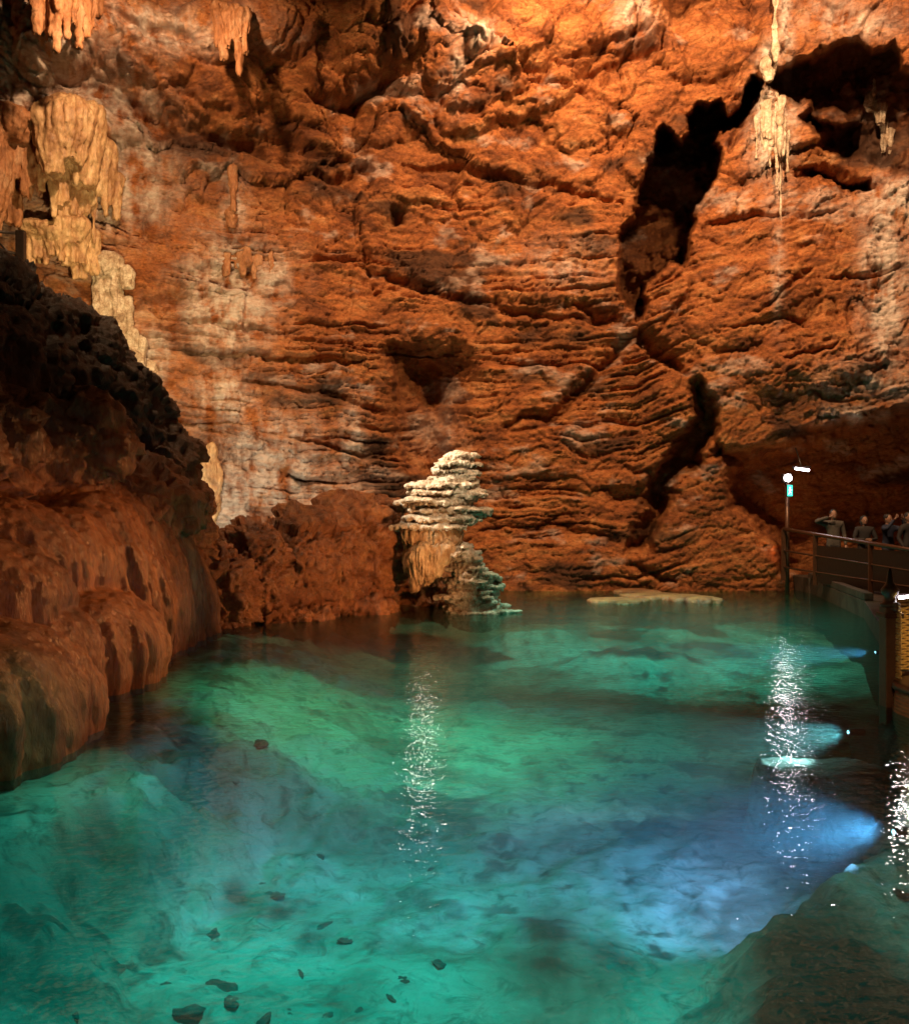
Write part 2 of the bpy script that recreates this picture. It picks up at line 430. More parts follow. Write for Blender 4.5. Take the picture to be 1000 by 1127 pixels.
    # authored cracks and folds (points, width px, depth m)
    for pts, wd, dp in [
        ([(115,25),(160,40),(215,52)],5,.5),([(45,52),(75,90),(130,110),(190,140),(290,162)],15,1.1),
        ([(300,175),(340,190),(380,195),(420,180)],8,.5),
        ([(190,125),(250,150),(330,165),(400,170)],13,.7),([(330,108),(390,115),(425,95),(430,60)],8,.8),([(620,65),(650,58),(700,40),(727,20)],5,.5),
        ([(655,85),(700,60),(725,52),(728,25)],6,.6),([(440,180),(500,182),(545,195),(600,205),(680,225)],7,.55),([(430,230),(445,245)],9,.6),
        ([(355,285),(400,295),(440,310),(520,330),(600,350),(690,345)],5,.4),([(395,245),(405,300),(420,330)],4,.25),
        ([(150,340),(190,330),(215,325)],8,.45),([(170,345),(250,360),(350,362)],3,.3),([(180,382),(240,390),(350,398),(430,395)],3.5,.4),
        ([(640,330),(665,345),(690,355)],8,.6),([(700,350),(712,372),(735,395),(757,412)],7,.9),
        ([(700,370),(665,400),(640,430),(610,455),(560,470)],9,.75),([(430,380),(445,440),(452,500),(455,540)],9,.6),
        ([(775,255),(810,240),(870,232)],4,.4),([(725,365),(750,330),(765,310)],4,.3),([(860,245),(890,240),(930,230)],3,.3),
        ([(905,310),(960,300),(1000,292)],3,.35),([(855,320),(885,300),(895,292)],3,.3),([(830,345),(880,305)],2.5,.25),
        ([(880,190),(905,185),(930,200),(960,205)],9,.9),([(800,170),(820,120),(835,90)],8,.8),
        ([(860,395),(930,380)],3,.35),([(790,365),(860,352),(890,360)],3,.25),([(700,300),(680,330)],5,.3),
        ([(560,590),(620,575),(680,600)],4,.3),([(650,540),(700,545),(730,560)],6,.5),([(690,620),(740,640)],5,.4),([(590,480),(650,500),(700,495)],3,.2)]:
        d, t = seg_dist(pxw, pyw, pts)
        taper = .35+.65*np.sin(np.pi*np.clip(t, .02, .98))
        rel -= dp*taper*np.exp(-(d/(wd*taper))**2)
    # deep openings (polygon, depth m, edge px)
    c3 = lambda L: [(650+x*.35, y*.35) for x, y in L]
    rec = np.zeros(len(px), np.float32)
    hole = c3([(70,740),(130,660),(150,590),(190,460),(190,430),(230,395),(270,445),(295,420),(295,370),(340,320),(370,330),(410,310),(440,370),(480,300),
               (510,240),(545,250),(545,300),(500,370),(400,430),(395,490),(410,510),(380,570),(360,620),(310,760),(320,790),(300,850),(250,850),(190,890),(170,1010),(130,1000),(90,930),(80,830)])
    hole2 = c3([(550,250),(600,200),(690,190),(750,150),(830,120),(870,150),(960,130),(1000,215),(1100,215),(1100,590),(1000,570),(940,540),(850,500),(780,480),(730,450),(650,370),(680,335),(640,330),(580,320)])
    slot = c3([(640,525),(700,515),(800,565),(880,550),(890,600),(800,585),(700,545)])
    top = [(735,18),(737,-30),(790,-30),(782,2),(755,16)]
    low = [(765,470),(800,488),(850,484),(905,466),(945,450),(1000,440),(1250,425),(1250,610),(1000,660),(870,662),(850,600),(800,560),(790,510)]
    fault = [(764,408),(784,425),(794,455),(789,484),(772,514),(750,538),(734,568),(718,612),(684,612),(698,560),(710,520),(736,488),(756,452),(758,420)]
    alc = [(408,372),(450,362),(508,368),(536,394),(528,440),(514,480),(500,530),(470,562),(444,536),(430,470),(416,430)]
    sd = {}
    for nm, poly, dep, ed in (('h', hole, 4.8, 7), ('h2', hole2, 2.2, 9), ('s', slot, 1.2, 6), ('t', top, 1.5, 6), ('low', low, 2.2, 26), ('f', fault, 2.0, 20), ('a', alc, 2.4, 62)):
        s = poly_sd(pxw, pyw, poly); sd[nm] = s
        g = sstep(-1, ed, s)
        rec = np.maximum(rec, g*dep*(1+.22*fbm(P, .9, 4, .6, off=210))) if nm in ('h', 'h2') else rec+g*dep
    # a ledge left standing across the right-hand opening
    isl = poly_sd(pxw, pyw, c3([(690,345),(760,340),(830,360),(850,375),(780,410),(720,400)]))
    rec -= sstep(-1, 6, isl)*1.9
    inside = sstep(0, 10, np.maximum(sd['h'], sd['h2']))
    rel *= 1-.3*inside
    # calcite (px,py,rx,ry,amount,stretch)
    cal = np.zeros(len(px), np.float32)
    for cx, cy, rx, ry, a in [(848,140,22,52,1.2),(855,200,6,40,.7),(985,225,40,22,1.1),(972,310,22,100,1.0),(855,300,7,50,.5),(862,40,8,60,.8),(845,72,16,20,.8),
        (250,330,48,60,.9),(285,300,36,30,.7),(245,440,34,42,.7),(225,560,60,60,1.0),(290,520,70,60,.75),(340,545,60,40,.55),(388,485,14,34,.8),(258,230,14,40,.6),
        (520,50,26,22,.55),(500,90,10,30,.6),(700,18,22,30,.5),(480,480,30,30,.2),(10,110,70,60,1.1),(25,50,90,50,.9),(170,40,90,30,.6),(130,200,60,60,.6),(60,250,60,40,.6),(940,455,40,14,.5),
        (960,420,60,30,.35),(620,290,50,24,.3),(105,120,70,50,.7),(930,25,50,22,.55),(165,400,24,50,.6)]:
        d = ((px-cx)/rx)**2+((py-cy)/ry)**2
        cal = np.maximum(cal, a*np.exp(-d*1.1))
    drip = fbm(P*np.array([4.5, 4.5, .55], np.float32), 1, 4, .6, off=140)
    grain = fbm(P*np.array([1.6, 1.6, 1.], np.float32), 1.8, 5, .65, off=160)
    cal = np.clip(1.35*cal*(.8+.45*drip+.9*grain), 0, 1)
    cal = np.maximum(cal, .42*sstep(.35, .9, fbm(P*np.array([1, 1, 1.8], np.float32), .7, 5, .62, off=190)))
    # calcite skins stand proud in vertical folds
    rel += cal*(.05+.10*np.clip(pnoise(P*np.array([3.6, 3.6, .35], np.float32), 1, 150), -.5, 1)+.05*np.abs(grain))
    stain_shade = np.clip(inside*.55+.9*sstep(.25, .75, fbm(P*np.array([1, 1, 2.2], np.float32), .5, 4, off=171)), 0, .9)*(1-cal)  # random staining, plus shade painted inside the two openings
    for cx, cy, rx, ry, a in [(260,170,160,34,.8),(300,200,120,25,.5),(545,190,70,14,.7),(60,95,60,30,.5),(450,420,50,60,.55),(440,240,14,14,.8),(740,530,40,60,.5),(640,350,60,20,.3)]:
        stain_shade = np.maximum(stain_shade, a*np.exp(-(((px-cx)/rx)**2+((py-cy)/ry)**2))*(.7+.5*drip))  # dark patches, with painted shade in the alcove and under the overhang
    stain_shade = np.clip(stain_shade, 0, 1)
    Y = Yb+rec
    V = np.stack([(px-500)/FPX*Y, Y, CAMZ-(py-HZ)/FPX*Y], -1)
    # relief goes out along the wall's own normal (towards the pool, and down where it overhangs)
    Yg = Yb.reshape(sh); 
    nz = -.25*(1-sstep(60, 320, py)); nx = -np.clip((px-620)/900, -.35, .35)
    nrm = np.stack([nx, -np.ones_like(px), nz], -1); nrm /= np.linalg.norm(nrm, axis=1)[:, None]
    V = V+nrm*rel[:, None]
    global WALLG; WALLG = (xs, ys, V[:, 1].reshape(sh))
    me = mesh_from('cave_wall', V, grid_faces(sh[1], sh[0])[:, ::-1], M['wall'])
    fattr(me, 'calcite', cal); fattr(me, 'stain_shade', stain_shade)
    o = link('cave_wall', me)
    return tag(o, 'towering orange brown layered rock wall behind the pool', 'cave wall', kind='structure')
build_wall()
def wall_y(px, py):
    xs, ys, G = WALLG
    return float(G[min(len(ys)-1, np.searchsorted(ys, py)), min(len(xs)-1, np.searchsorted(xs, px))])

def build_shell():
    n, m = 96, 48
    th = np.linspace(0, 2*np.pi, n, endpoint=False); ph = np.linspace(-.25, np.pi/2-.02, m)
    T, Ph = np.meshgrid(th, ph)
    D = np.stack([np.cos(T)*np.cos(Ph), np.sin(T)*np.cos(Ph), np.sin(Ph)], -1).reshape(-1, 3).astype(np.float32)
    r = 1+.06*fbm(D, 3, 4, off=9)
    V = D*np.array([24, 34, 24])*r[:, None]+np.array([0, 5, 0])
    me = mesh_from('cave_ceiling', V, grid_faces(n, m, True), M['wall'])
    fattr(me, 'calcite', np.zeros(len(V))); fattr(me, 'stain_shade', np.zeros(len(V)))
    tag(link('cave_ceiling', me), 'rough brown rock vault closing the cave overhead', 'cave ceiling', kind='structure')
build_shell()

# ------------------------------------------------------------------ pool bed and water
def bed_mat():
    m, nt, b = mat('pool_bed_calcite')
    geo = N(nt, 'ShaderNodeNewGeometry')
    n1 = N(nt, 'ShaderNodeTexNoise', Scale=.9, Detail=8., Roughness=.6, Distortion=.5); nt.links.new(geo.outputs['Position'], n1.inputs['Vector'])
    c = ramp(nt, n1.outputs['Fac'], [(.32, (.20, .21, .16)), (.48, (.44, .46, .38)), (.68, (.62, .64, .56))]).outputs[0]
    n2 = N(nt, 'ShaderNodeTexNoise', Scale=4.5, Detail=9., Roughness=.72, Distortion=.8); nt.links.new(geo.outputs['Position'], n2.inputs['Vector'])
    c = mixc(nt, ramp(nt, n2.outputs['Fac'], [(.50, (0, 0, 0)), (.66, (.8, .8, .8))]).outputs[0], c, (.10, .11, .085))
    a = N(nt, 'ShaderNodeAttribute', attribute_name='silt_shade')
    c = mixc(nt, a.outputs['Fac'], c, (.045, .042, .034))  # dark tone serves both sediment and painted shade
    nt.links.new(c, b.inputs['Base Color']); b.inputs['Roughness'].default_value = .9; b.inputs['Specular IOR Level'].default_value = .1
    bp = N(nt, 'ShaderNodeBump', Strength=.5, Distance=.05); nt.links.new(n2.outputs['Fac'], bp.inputs['Height']); nt.links.new(bp.outputs[0], b.inputs['Normal'])
    return m
M['bed'] = bed_mat()

def build_bed():
    xs = np.concatenate([np.arange(-9, -5, .2), np.arange(-5, 6, .045), np.arange(6, 12, .12)])
    ys = np.concatenate([np.arange(-3, 2.4, .2), np.arange(2.4, 12, .045), np.arange(12, 24.5, .07)])
    X, Y = np.meshgrid(xs, ys); sh = X.shape; x = X.ravel().astype(np.float32); y = Y.ravel().astype(np.float32)
    P = np.stack([x, y, np.zeros_like(x)], -1)
    z = -1.0+.08*fbm(P, .45, 3, off=4)+.05*fbm(P, 2.2, 4, off=8)
    z += .05*np.clip(fbm(P, 1.1, 3, off=61, ridged=True)-.8, 0, 1)
    # shallower towards the back
    z += .22*sstep(15, 21, y+.8*pnoise(P, .5, 12))
    # shelf under the flowstone on the left
    w = fbm(P, 1.1, 3, off=21)*.2
    sx = np.interp(y, [0, 4.6, 5.6, 6.4, 7.1, 7.55, 8.4, 9.4, 10, 11.2, 12.5, 14, 15, 18], [-3.5, -3.4, -3.3, -3.15, -2.96, -2.98, -3.2, -3.4, -3.15, -3.4, -3.6, -3.8, -3.9, -3.9])
    dx_ = x-sx+.25*fbm(P, 1.4, 4, off=21)
    near = sstep(8.6, 7.4, y)
    beach = -.07-.10*np.clip(dx_, 0, .45)/.45-.9*sstep(.2, 3.4, dx_)*(1-near)-1.0*sstep(.35, 1.7, dx_)*near+.05*fbm(P, 4, 4, .6, off=33, ridged=True)*(sstep(.0, .3, dx_)+.8*near*sstep(.9, .3, dx_))
    z = np.maximum(z, beach)
    s = sstep(.5, -.1, dx_)
    # shoal on the near right
    bx = np.interp(y, [0, 2.5, 3.6, 4.1, 4.8, 5.5, 6.2, 7, 9, 11, 13], [.2, .3, .55, 1.0, 1.35, 1.9, 2.5, 3.2, 4.0, 6, 14])
    q = sstep(-.35, .55, x-bx+fbm(P, 1.3, 4, off=44)*.3)
    zs = -.46+.13*fbm(P, 1.5, 4, off=55)+.06*fbm(P, 5, 3, off=57)
    rim = np.exp(-((x-bx-.25+fbm(P, 1.6, 3, off=46)*.3)/.22)**2)*sstep(-.1, .5, pnoise(P, 1.1, 47)+.1)
    zs += .10*rim
    z = z*(1-q)+q*zs
    # submerged lumps
    for cx, cy, rx, ry, h in ((*on_bed(700, 712, -.5)[:2], 1.5, .8, .32), (*on_bed(590, 690, -.4)[:2], 1.0, .7, .4), 
                              (*on_bed(750, 680, -.4)[:2], 1.6, .7, .2)):
        d = ((x-cx)/rx)**2+((y-cy)/ry)**2
        z = z+h*np.exp(-d**1.6)*(1+.25*fbm(P, 2, 3, off=66))
    cx, cy, _ = on_bed(903, 832, -.22)
    d = ((x-cx)/.62)**2+((y-cy)/.42)**2
    z = z+(-.30+.05*fbm(P, 3, 4, off=39)-z)*sstep(1.3, .7, d+.3*fbm(P, 2, 3, off=38))
    z = np.minimum(z, -.07+.03*pnoise(P, 3, 5))
    z = np.where((x < -5.5) | (x > 8.5), z-.5, z)
    silt_shade = np.clip(q*1.1-.9*rim*q, 0, .97)  # shoal painted dark for the deck's shade, its rim left pale
    silt_shade = np.maximum(silt_shade, .7*sstep(.15, .75, fbm(P, .9, 5, .6, off=81)))
    silt_shade = np.maximum(silt_shade, .85*sstep(.42, .70, fbm(P, 3.0, 4, .55, off=86))*sstep(-.3, .5, pnoise(P, .6, 88)))
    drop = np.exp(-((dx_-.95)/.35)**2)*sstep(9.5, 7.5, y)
    silt_shade = np.maximum(silt_shade, .65*drop)  # shaded side of the drop-off, painted dark
    for cx, cy, rx, ry, a in [(545,690,60,10,.5),(700,715,90,14,.75),(430,835,40,26,.55),(560,860,30,10,.4),(290,990,60,26,.6),(350,1020,30,22,.6),(330,990,20,18,.4),
        (600,1030,48,62,1.0),(650,1060,60,34,1.0),(300,1000,26,20,.9),(345,1030,22,16,.9),(262,985,18,14,.9),(100,945,110,45,.55),(870,865,90,26,.4),(360,690,120,14,.6),(700,860,120,30,.35),(740,720,60,12,.5),(640,770,60,20,.35),(450,700,60,16,.5)]:
        bx_, by_, _ = on_bed(cx, cy, -.95)
        k = (CAMZ+.95)*FPX/(cy-HZ)**2
        d = ((x-bx_)/(rx*by_/FPX))**2+((y-by_)/(ry*k))**2
        silt_shade = np.maximum(silt_shade, a*np.exp(-(d+.7*fbm(P, 1.7, 4, off=cx))**1.0 if False else -np.clip(d+.8*fbm(P, 1.7, 4, off=cx*.1), 0, 9)))  # sediment spots, with unlit zones of the bed painted dark too
    for cx, cy, rx, ry in ((700, 716, 1.5, .62), (590, 693, .8, .4), (770, 700, .7, .3)):
        qx, qy, _ = on_bed(cx, cy, -.62); d = ((x-qx)/rx)**2+((y-qy)/ry)**2
        silt_shade = np.maximum(silt_shade, .95*sstep(1.5, .5, d+.5*fbm(P, 1.6, 4, off=cx*.1)))  # lump fronts painted dark for their shade
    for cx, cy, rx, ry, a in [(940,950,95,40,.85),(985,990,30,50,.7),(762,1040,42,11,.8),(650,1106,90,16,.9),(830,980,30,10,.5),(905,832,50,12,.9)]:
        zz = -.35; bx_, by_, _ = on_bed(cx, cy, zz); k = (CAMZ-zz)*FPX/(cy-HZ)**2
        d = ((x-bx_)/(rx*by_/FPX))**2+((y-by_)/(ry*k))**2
        silt_shade = silt_shade*(1-a*np.exp(-np.clip(d+.9*fbm(P, 2.5, 4, off=cx*.1), 0, 9)))  # pale patches painted for glints and lit rims; the last bares the ledge
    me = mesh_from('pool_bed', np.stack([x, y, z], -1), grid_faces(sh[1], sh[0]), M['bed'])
    fattr(me, 'silt_shade', np.clip(silt_shade, 0, 1))
    tag(link('pool_bed', me), 'pale calcite pool bed with dark patches of sediment and painted shade under clear water', 'pool bed', kind='structure')
    return (xs, ys, z.reshape(sh))
BED = build_bed()
def bed_z(x, y):
    xs, ys, z = BED
    return float(z[min(len(ys)-1, np.searchsorted(ys, y)), min(len(xs)-1, np.searchsorted(xs, x))])

def build_water():
    m = bpy.data.materials.new('pool_water'); m.use_nodes = True; nt = m.node_tree; nt.nodes.clear()
    out = N(nt, 'ShaderNodeOutputMaterial')
    geo = N(nt, 'ShaderNodeNewGeometry')
    n1 = N(nt, 'ShaderNodeTexNoise', Scale=13., Detail=2., Roughness=.5); n2 = N(nt, 'ShaderNodeTexNoise', Scale=1.3, Detail=2.)
    mp = N(nt, 'ShaderNodeMapping'); mp.inputs['Scale'].default_value = (.75, 1.0, 1); nt.links.new(geo.outputs['Position'], mp.inputs['Vector'])
    for n in (n1, n2): nt.links.new(mp.outputs[0], n.inputs['Vector'])
    h = math_n(nt, 'ADD', n1.outputs['Fac'], math_n(nt, 'MULTIPLY', n2.outputs['Fac'], 1.5))
    bp = N(nt, 'ShaderNodeBump', Strength=1., Distance=WAVE); nt.links.new(h, bp.inputs['Height'])
    fr = N(nt, 'ShaderNodeFresnel', IOR=1.33); nt.links.new(bp.outputs[0], fr.inputs['Normal'])
    tr = N(nt, 'ShaderNodeBsdfTransparent'); tr.inputs[0].default_value = (.42, .92, .88, 1)
    gl = N(nt, 'ShaderNodeBsdfGlossy', Roughness=.02); nt.links.new(bp.outputs[0], gl.inputs['Normal'])
    mx = N(nt, 'ShaderNodeMixShader'); nt.links.new(fr.outputs[0], mx.inputs[0]); nt.links.new(tr.outputs[0], mx.inputs[1]); nt.links.new(gl.outputs[0], mx.inputs[2])
    nt.links.new(mx.outputs[0], out.inputs['Surface'])
    if VOL > 0:
        v = N(nt, 'ShaderNodeVolumePrincipled', Density=VOL, Anisotropy=.2); v.inputs['Color'].default_value = (.45, .86, .82, 1)
        nt.links.new(v.outputs[0], out.inputs['Volume'])
    mb = MB(); mb.box((1.5, 10.8, -1.75), (21, 27.4, 3.5))
    me = mb.mesh('pool_water', m, False)
    tag(link('pool_water', me), 'clear turquoise underground pool lit from below', 'water', kind='structure')
WAVE, VOL = .010, .12
build_water()

# ------------------------------------------------------------------ flowstone bank on the left
def build_mound():
    mb = MB()
    D = mb.drape
    D(-4.05, 7.25, 1.02, -.35, 1.02, 1.5, ribs=0.12, seed=1.3, freq=8, taper=.82)
    D(-4.9, 6.4, .95, -.4, 1.2, 1.4, ribs=0.11, seed=8.3, freq=8)
    D(-4.05, 10.2, 1.02, -.5, .72, 1.1, ribs=0.13, seed=2.1, freq=10, taper=.9)
    D(-3.95, 9.0, .98, -.5, .45, .6, ribs=0.09, seed=9.1, freq=8)
    D(-4.45, 8.9, 1.62, .2, .62, .8, ribs=0.09, seed=3.7, freq=9)
    D(-5.0, 10.0, 2.05, .2, .95, 1.1, ribs=0.11, seed=4.9, freq=10)
    D(-4.55, 10.6, 1.95, .0, .6, .9, ribs=0.11, seed=4.1, freq=10)
    D(-5.0, 12.6, 2.45, -.5, 1.35, 2.6, n=260, ribs=0.15, seed=5.5, freq=18, dome=.8)
    D(-4.7, 11.6, 2.15, -.5, 1.0, 1.5, n=220, ribs=0.14, seed=6.6, freq=16, dome=.75)
    D(-4.6, 14.2, 1.7, -.5, .85, 1.6, n=200, ribs=0.17, seed=7.2, freq=15, dome=.8)
    D(-5.6, 8.6, 1.7, -.3, 1.0, 1.6, ribs=0.09, seed=10.2, freq=8)
    lobes = remesh(mb, .032, 'lobes')
    V, Nn = get_co(lobes)
    V = V+Nn*(.022*fbm(V*np.array([1, 1, .3], np.float32), 5, 3, off=3)+.012*fbm(V, 9, 3, off=5)+.04*fbm(V, 1.5, 3, off=11)+.016*fbm(V*np.array([1, 1, .08], np.float32), 3.6, 3, .6, off=23, ridged=True)-.016+.010*fbm(V*np.array([1, 1, .15], np.float32), 13, 2, .6, off=29, ridged=True))[:, None]
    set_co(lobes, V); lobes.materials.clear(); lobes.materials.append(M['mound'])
    fattr(lobes, 'stain_shade', np.clip(.9*sstep(.2, .9, fbm(V, .8, 3, off=44)), 0, 1)*0.5)
    # craggy upper mass
    mb = MB(); E = mb.ellipsoid
    def B(px, py, Y, rx, ry, dy): c = at(px, py, Y); E(c, (rx*Y/FPX, dy, ry*Y/FPX))
    B(0, 420, 13.5, 110, 122, 2.2); B(60, 400, 13.8, 60, 82, 1.6); B(95, 430, 14, 58, 76, 1.4); B(130, 470, 14.2, 46, 70, 1.2); B(155, 480, 14.4, 32, 58, 1.0)
    B(-80, 400, 13, 120, 110, 2.5); B(175, 525, 14.6, 42, 42, 1.0); B(195, 575, 14.8, 36, 60, .9); B(205, 640, 15, 34, 70, .9); B(200, 500, 14.8, 18, 18, .5)
    B(20, 500, 11.6, 60, 60, 1.3); B(90, 500, 12.4, 60, 60, 1.2); B(150, 560, 13.4, 60, 60, 1.2); B(40, 560, 12.4, 110, 60, 1.4); B(190, 690, 15, 44, 70, 1.0)
    B(60, 620, 13, 120, 120, 1.4); B(-120, 560, 11, 160, 200, 2.6)
    B(218, 660, 15.4, 20, 50, .6); B(210, 560, 14.9, 14, 30, .5)
    crag = remesh(mb, .05, 'crag')
    V, Nn = get_co(crag)
    Pw = V+np.stack([fbm(V, 1.2, 3, off=1), fbm(V, 1.2, 3, off=7), fbm(V, 1.2, 3, off=17)], -1)*.25
    f, e = facets(Pw, 1.3, 3.); f2, e2 = facets(Pw, 3.2, 8.)
    V = V+Nn*(.22*f+.09*f2+.16*fbm(V, 1.1, 4, off=5)+.045*fbm(V, 5, 4, .65, off=9, ridged=True)-.05)[:, None]
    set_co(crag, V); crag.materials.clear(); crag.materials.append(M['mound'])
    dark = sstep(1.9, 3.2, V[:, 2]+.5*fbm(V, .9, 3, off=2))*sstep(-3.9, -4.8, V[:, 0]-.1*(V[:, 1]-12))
    fattr(crag, 'stain_shade', np.clip(dark*.95, 0, .95))  # upper crag darkened by colour to stand for its shade
    t = thing('flowstone_bank', (-4.8, 10, 0), 'huge wet brown flowstone bank with rounded lobes rising from the left shore', 'flowstone')
    for nm, me in (('draped_lobe_mass', lobes), ('craggy_top', crag)):
        o = link(nm, me, t); o.location = (4.8, -10, 0)
build_mound()

# ------------------------------------------------------------------ ridge
def build_ridge():
    mb = MB(); E = mb.ellipsoid
    def B(px, py, Y, rx, ry, dy): c = at(px, py, Y); E(c, (rx*Y/FPX, dy, ry*Y/FPX))
    B(245, 655, 15.4, 40, 55, .7); B(285, 640, 16.2, 45, 68, .8); B(325, 630, 16.8, 50, 64, .9); B(365, 625, 17.4, 48, 66, .9); B(400, 620, 17.9, 44, 72, .9); B(420, 590, 18.1, 26, 40, .7)
    B(385, 575, 17.8, 50, 26, .7); B(340, 585, 17.2, 40, 26, .7); B(300, 600, 16.7, 30, 34, .6); B(300, 680, 16.3, 70, 30, .8); B(390, 672, 17.6, 48, 24, .8); B(425, 640, 18, 12, 22, .5); B(415, 556, 18, 34, 10, .5); B(462, 645, 18.9, 40, 26, .5); B(480, 668, 18.7, 40, 14, .5)
    me = remesh(mb, .034, 'coral_ridge')
    V, Nn = get_co(me)
    Pw = V+np.stack([fbm(V, 1.5, 3, off=1), fbm(V, 1.5, 3, off=7), fbm(V, 1.5, 3, off=17)], -1)*.2
    f, e = facets(Pw, 1.6, 3.)
    low = sstep(2.1, 1.6, V[:, 2]+.25*fbm(V, 1.2, 2, off=3))
    Vs = V*np.array([1, 1, .55], np.float32)
    sp = fbm(Vs, 6.5, 4, .7, off=9, ridged=True)
    f2, e2 = facets(Pw, 4.2, 6.)
    V = V+Nn*(.20*f+.07*f2-.05*np.exp(-(e2/.07)**2)+.14*fbm(V, 1.3, 3, off=5)+(.015+.05*low)*sp-.05)[:, None]
    set_co(me, V); me.materials.clear(); me.materials.append(M['ridge'])
    o = link('rock_ridge', me)
    tag(o, 'low rough reddish rock ridge running from the flowstone bank to the white tower', 'rock ridge')
build_ridge()

# ------------------------------------------------------------------ layered white tower
def build_tower():
    Y0 = 17.2
    cx = lambda x, y: at(400+x*.2, 480+y*.2, Y0)
    t = thing('layered_stalagmite', (*at(505, 600, Y0)[:2], 0), 'pale leaning stalagmite of thin stacked plates at the end of the ridge', 'stalagmite')
    base = np.array(t.location)
    def plates(mb, rows, n=150):
        # rows: (left x, right x, y of the plate, thickness, depth)
        for j, (xl, xr, y, th, dp) in enumerate(rows):
            xl += 26*math.sin(j*5.1+len(rows)); xr += 24*math.sin(j*3.7+1)
            if j % 2: xl, xr, dp = xl+(xr-xl)*.07, xr-(xr-xl)*.07, dp*.84
            c = np.array(cx((xl+xr)/2, y, )); rx = (xr-xl)/2*.2*Y0/FPX
            a = np.linspace(0, 2*np.pi, n, endpoint=False)
            P = np.stack([np.cos(a)*1.2, np.sin(a)*1.2, np.full(n, j*3.7)], -1)
            o = 1+.26*fbm(P, 1, 4, .6, off=j*.7)+.10*pnoise(P, 4.2, j*1.1); sc = 1+.07*np.abs(pnoise(P, 9, j)) 
            drp = .3+2.0*np.abs(pnoise(np.stack([np.cos(a)*9, np.sin(a)*9, np.full(n, j*1.3)], -1), 1, j*2.1))
            T = th*.72*.2*Y0/FPX
            rings = []
            for fr, zz, dr in ((.12, .32, 0), (.55, .28, 0), (.85, .16, .02), (.97, 0, .10), (1.0, -.18, .35), (.97, -.42, .75), (.9, -.5, .6), (.78, -.42, .2), (.5, -.5, 0), (.1, -.55, 0)):
                rings.append((c[0]-base[0], c[1]-base[1]+.04*math.sin(j*2.3), c[2]+T*(zz-dr*drp)+.05*pnoise(P, .8, j*3.3)*fr, rx*fr*o*sc, dp*fr*o*sc))
            mb.revolve(rings, n)
    def column(mb, pts):
        for x, y, rx, ry in pts:
            c = cx(x, y); mb.ellipsoid((c[0]-base[0], c[1]-base[1], c[2]), (rx*.2*Y0/FPX, rx*.2*Y0/FPX*.9, ry*.2*Y0/FPX))
    # crown
    mb = MB()
    rows = [(440,610,100,30,.26),(425,635,120,26,.3),(400,632,146,26,.34),(345,600,170,28,.34),(350,630,190,24,.36),(395,600,212,24,.34),(375,630,232,24,.38),(300,640,250,26,.42),
            (255,650,266,30,.46),(238,690,290,30,.5),(240,680,308,26,.5),(290,660,328,26,.5),(200,600,350,30,.5),(215,640,372,30,.52),(225,685,395,28,.54),(240,692,418,28,.54),(215,650,440,30,.52),(225,620,462,30,.5),(200,580,486,34,.5)]
    plates(mb, rows); column(mb, [(520,160,75,80),(500,260,110,90),(450,360,140,90),(430,450,140,80)])
    me = remesh(mb, .0135, 'crown')
    V, Nn = get_co(me); V = V+Nn*(.013*fbm(V*np.array([1, 1, .6], np.float32), 15, 3, .6, off=4, ridged=True)-.012+.02*fbm(V*np.array([1, 1, 4], np.float32), 5, 3, off=6)+.03*fbm(V, 4, 2, off=8))[:, None]; set_co(me, V)
    me.materials.clear(); me.materials.append(M['pale']); link('plate_crown', me, t)
    # hanging drapery
    mb = MB()
    for (x, yt, yb, rx, sd, fq) in ((300, 455, 640, 92, .4, 20), (390, 470, 615, 110, 1.7, 22), (470, 480, 600, 70, 4.4, 14), (330, 570, 760, 84, 2.9, 20), (285, 610, 800, 40, 3.3, 12), (390, 590, 730, 70, 6.1, 16), (440, 560, 680, 60, 7.7, 14), (240, 500, 700, 26, 9.9, 9), (350, 650, 790, 30, 8.1, 9)):
        c = cx(x, yt); cb = cx(x, yb); r = rx*.2*Y0/FPX
        mb.drape(c[0]-base[0], c[1]-base[1]-(.32 if yt > 550 else .1), c[2], cb[2], r, r*.85, n=150, m=40, ribs=.34, seed=sd, freq=fq, taper=.45, rag=.30, dome=.5)
    me = remesh(mb, .0145, 'drapery'); V, Nn = get_co(me)
    V = V+Nn*(.022*fbm(V*np.array([1, 1, .25], np.float32), 14, 3, off=4)+.05*fbm(V, 3, 3, off=14))[:, None]; set_co(me, V)
    me.materials.clear(); me.materials.append(M['honey'])
    link('hanging_drapery', me, t)['label'] = 'honey coloured ribbed drapery hanging under the plates'
    # foot
    mb = MB(); rows = []
    prof = [(600,470,580),(630,460,620),(660,455,650),(690,470,670),(720,480,700),(750,470,735),(780,460,750),(810,455,755),(840,445,750),(870,440,745),(900,440,755),(930,455,780),(955,470,790)]
    for y, xl, xr in prof:
        rows.append((xl, xr, y, 30, .42)); rows.append((xl+12, xr-14, y+15, 26, .40))
    plates(mb, rows, 120); column(mb, [(540,640,60,60),(570,720,90,90),(600,820,120,110),(610,920,130,90),(615,1000,150,80)])
    me = remesh(mb, .014, 'foot'); V, Nn = get_co(me); V = V+Nn*(.012*fbm(V, 13, 3, .6, off=14)+.02*fbm(V*np.array([1, 1, 5], np.float32), 4, 3, off=6)+.02*fbm(V, 4, 2, off=8))[:, None]; set_co(me, V)
    me.materials.clear(); me.materials.append(M['pale'])
    link('stepped_foot', me, t)
build_tower()

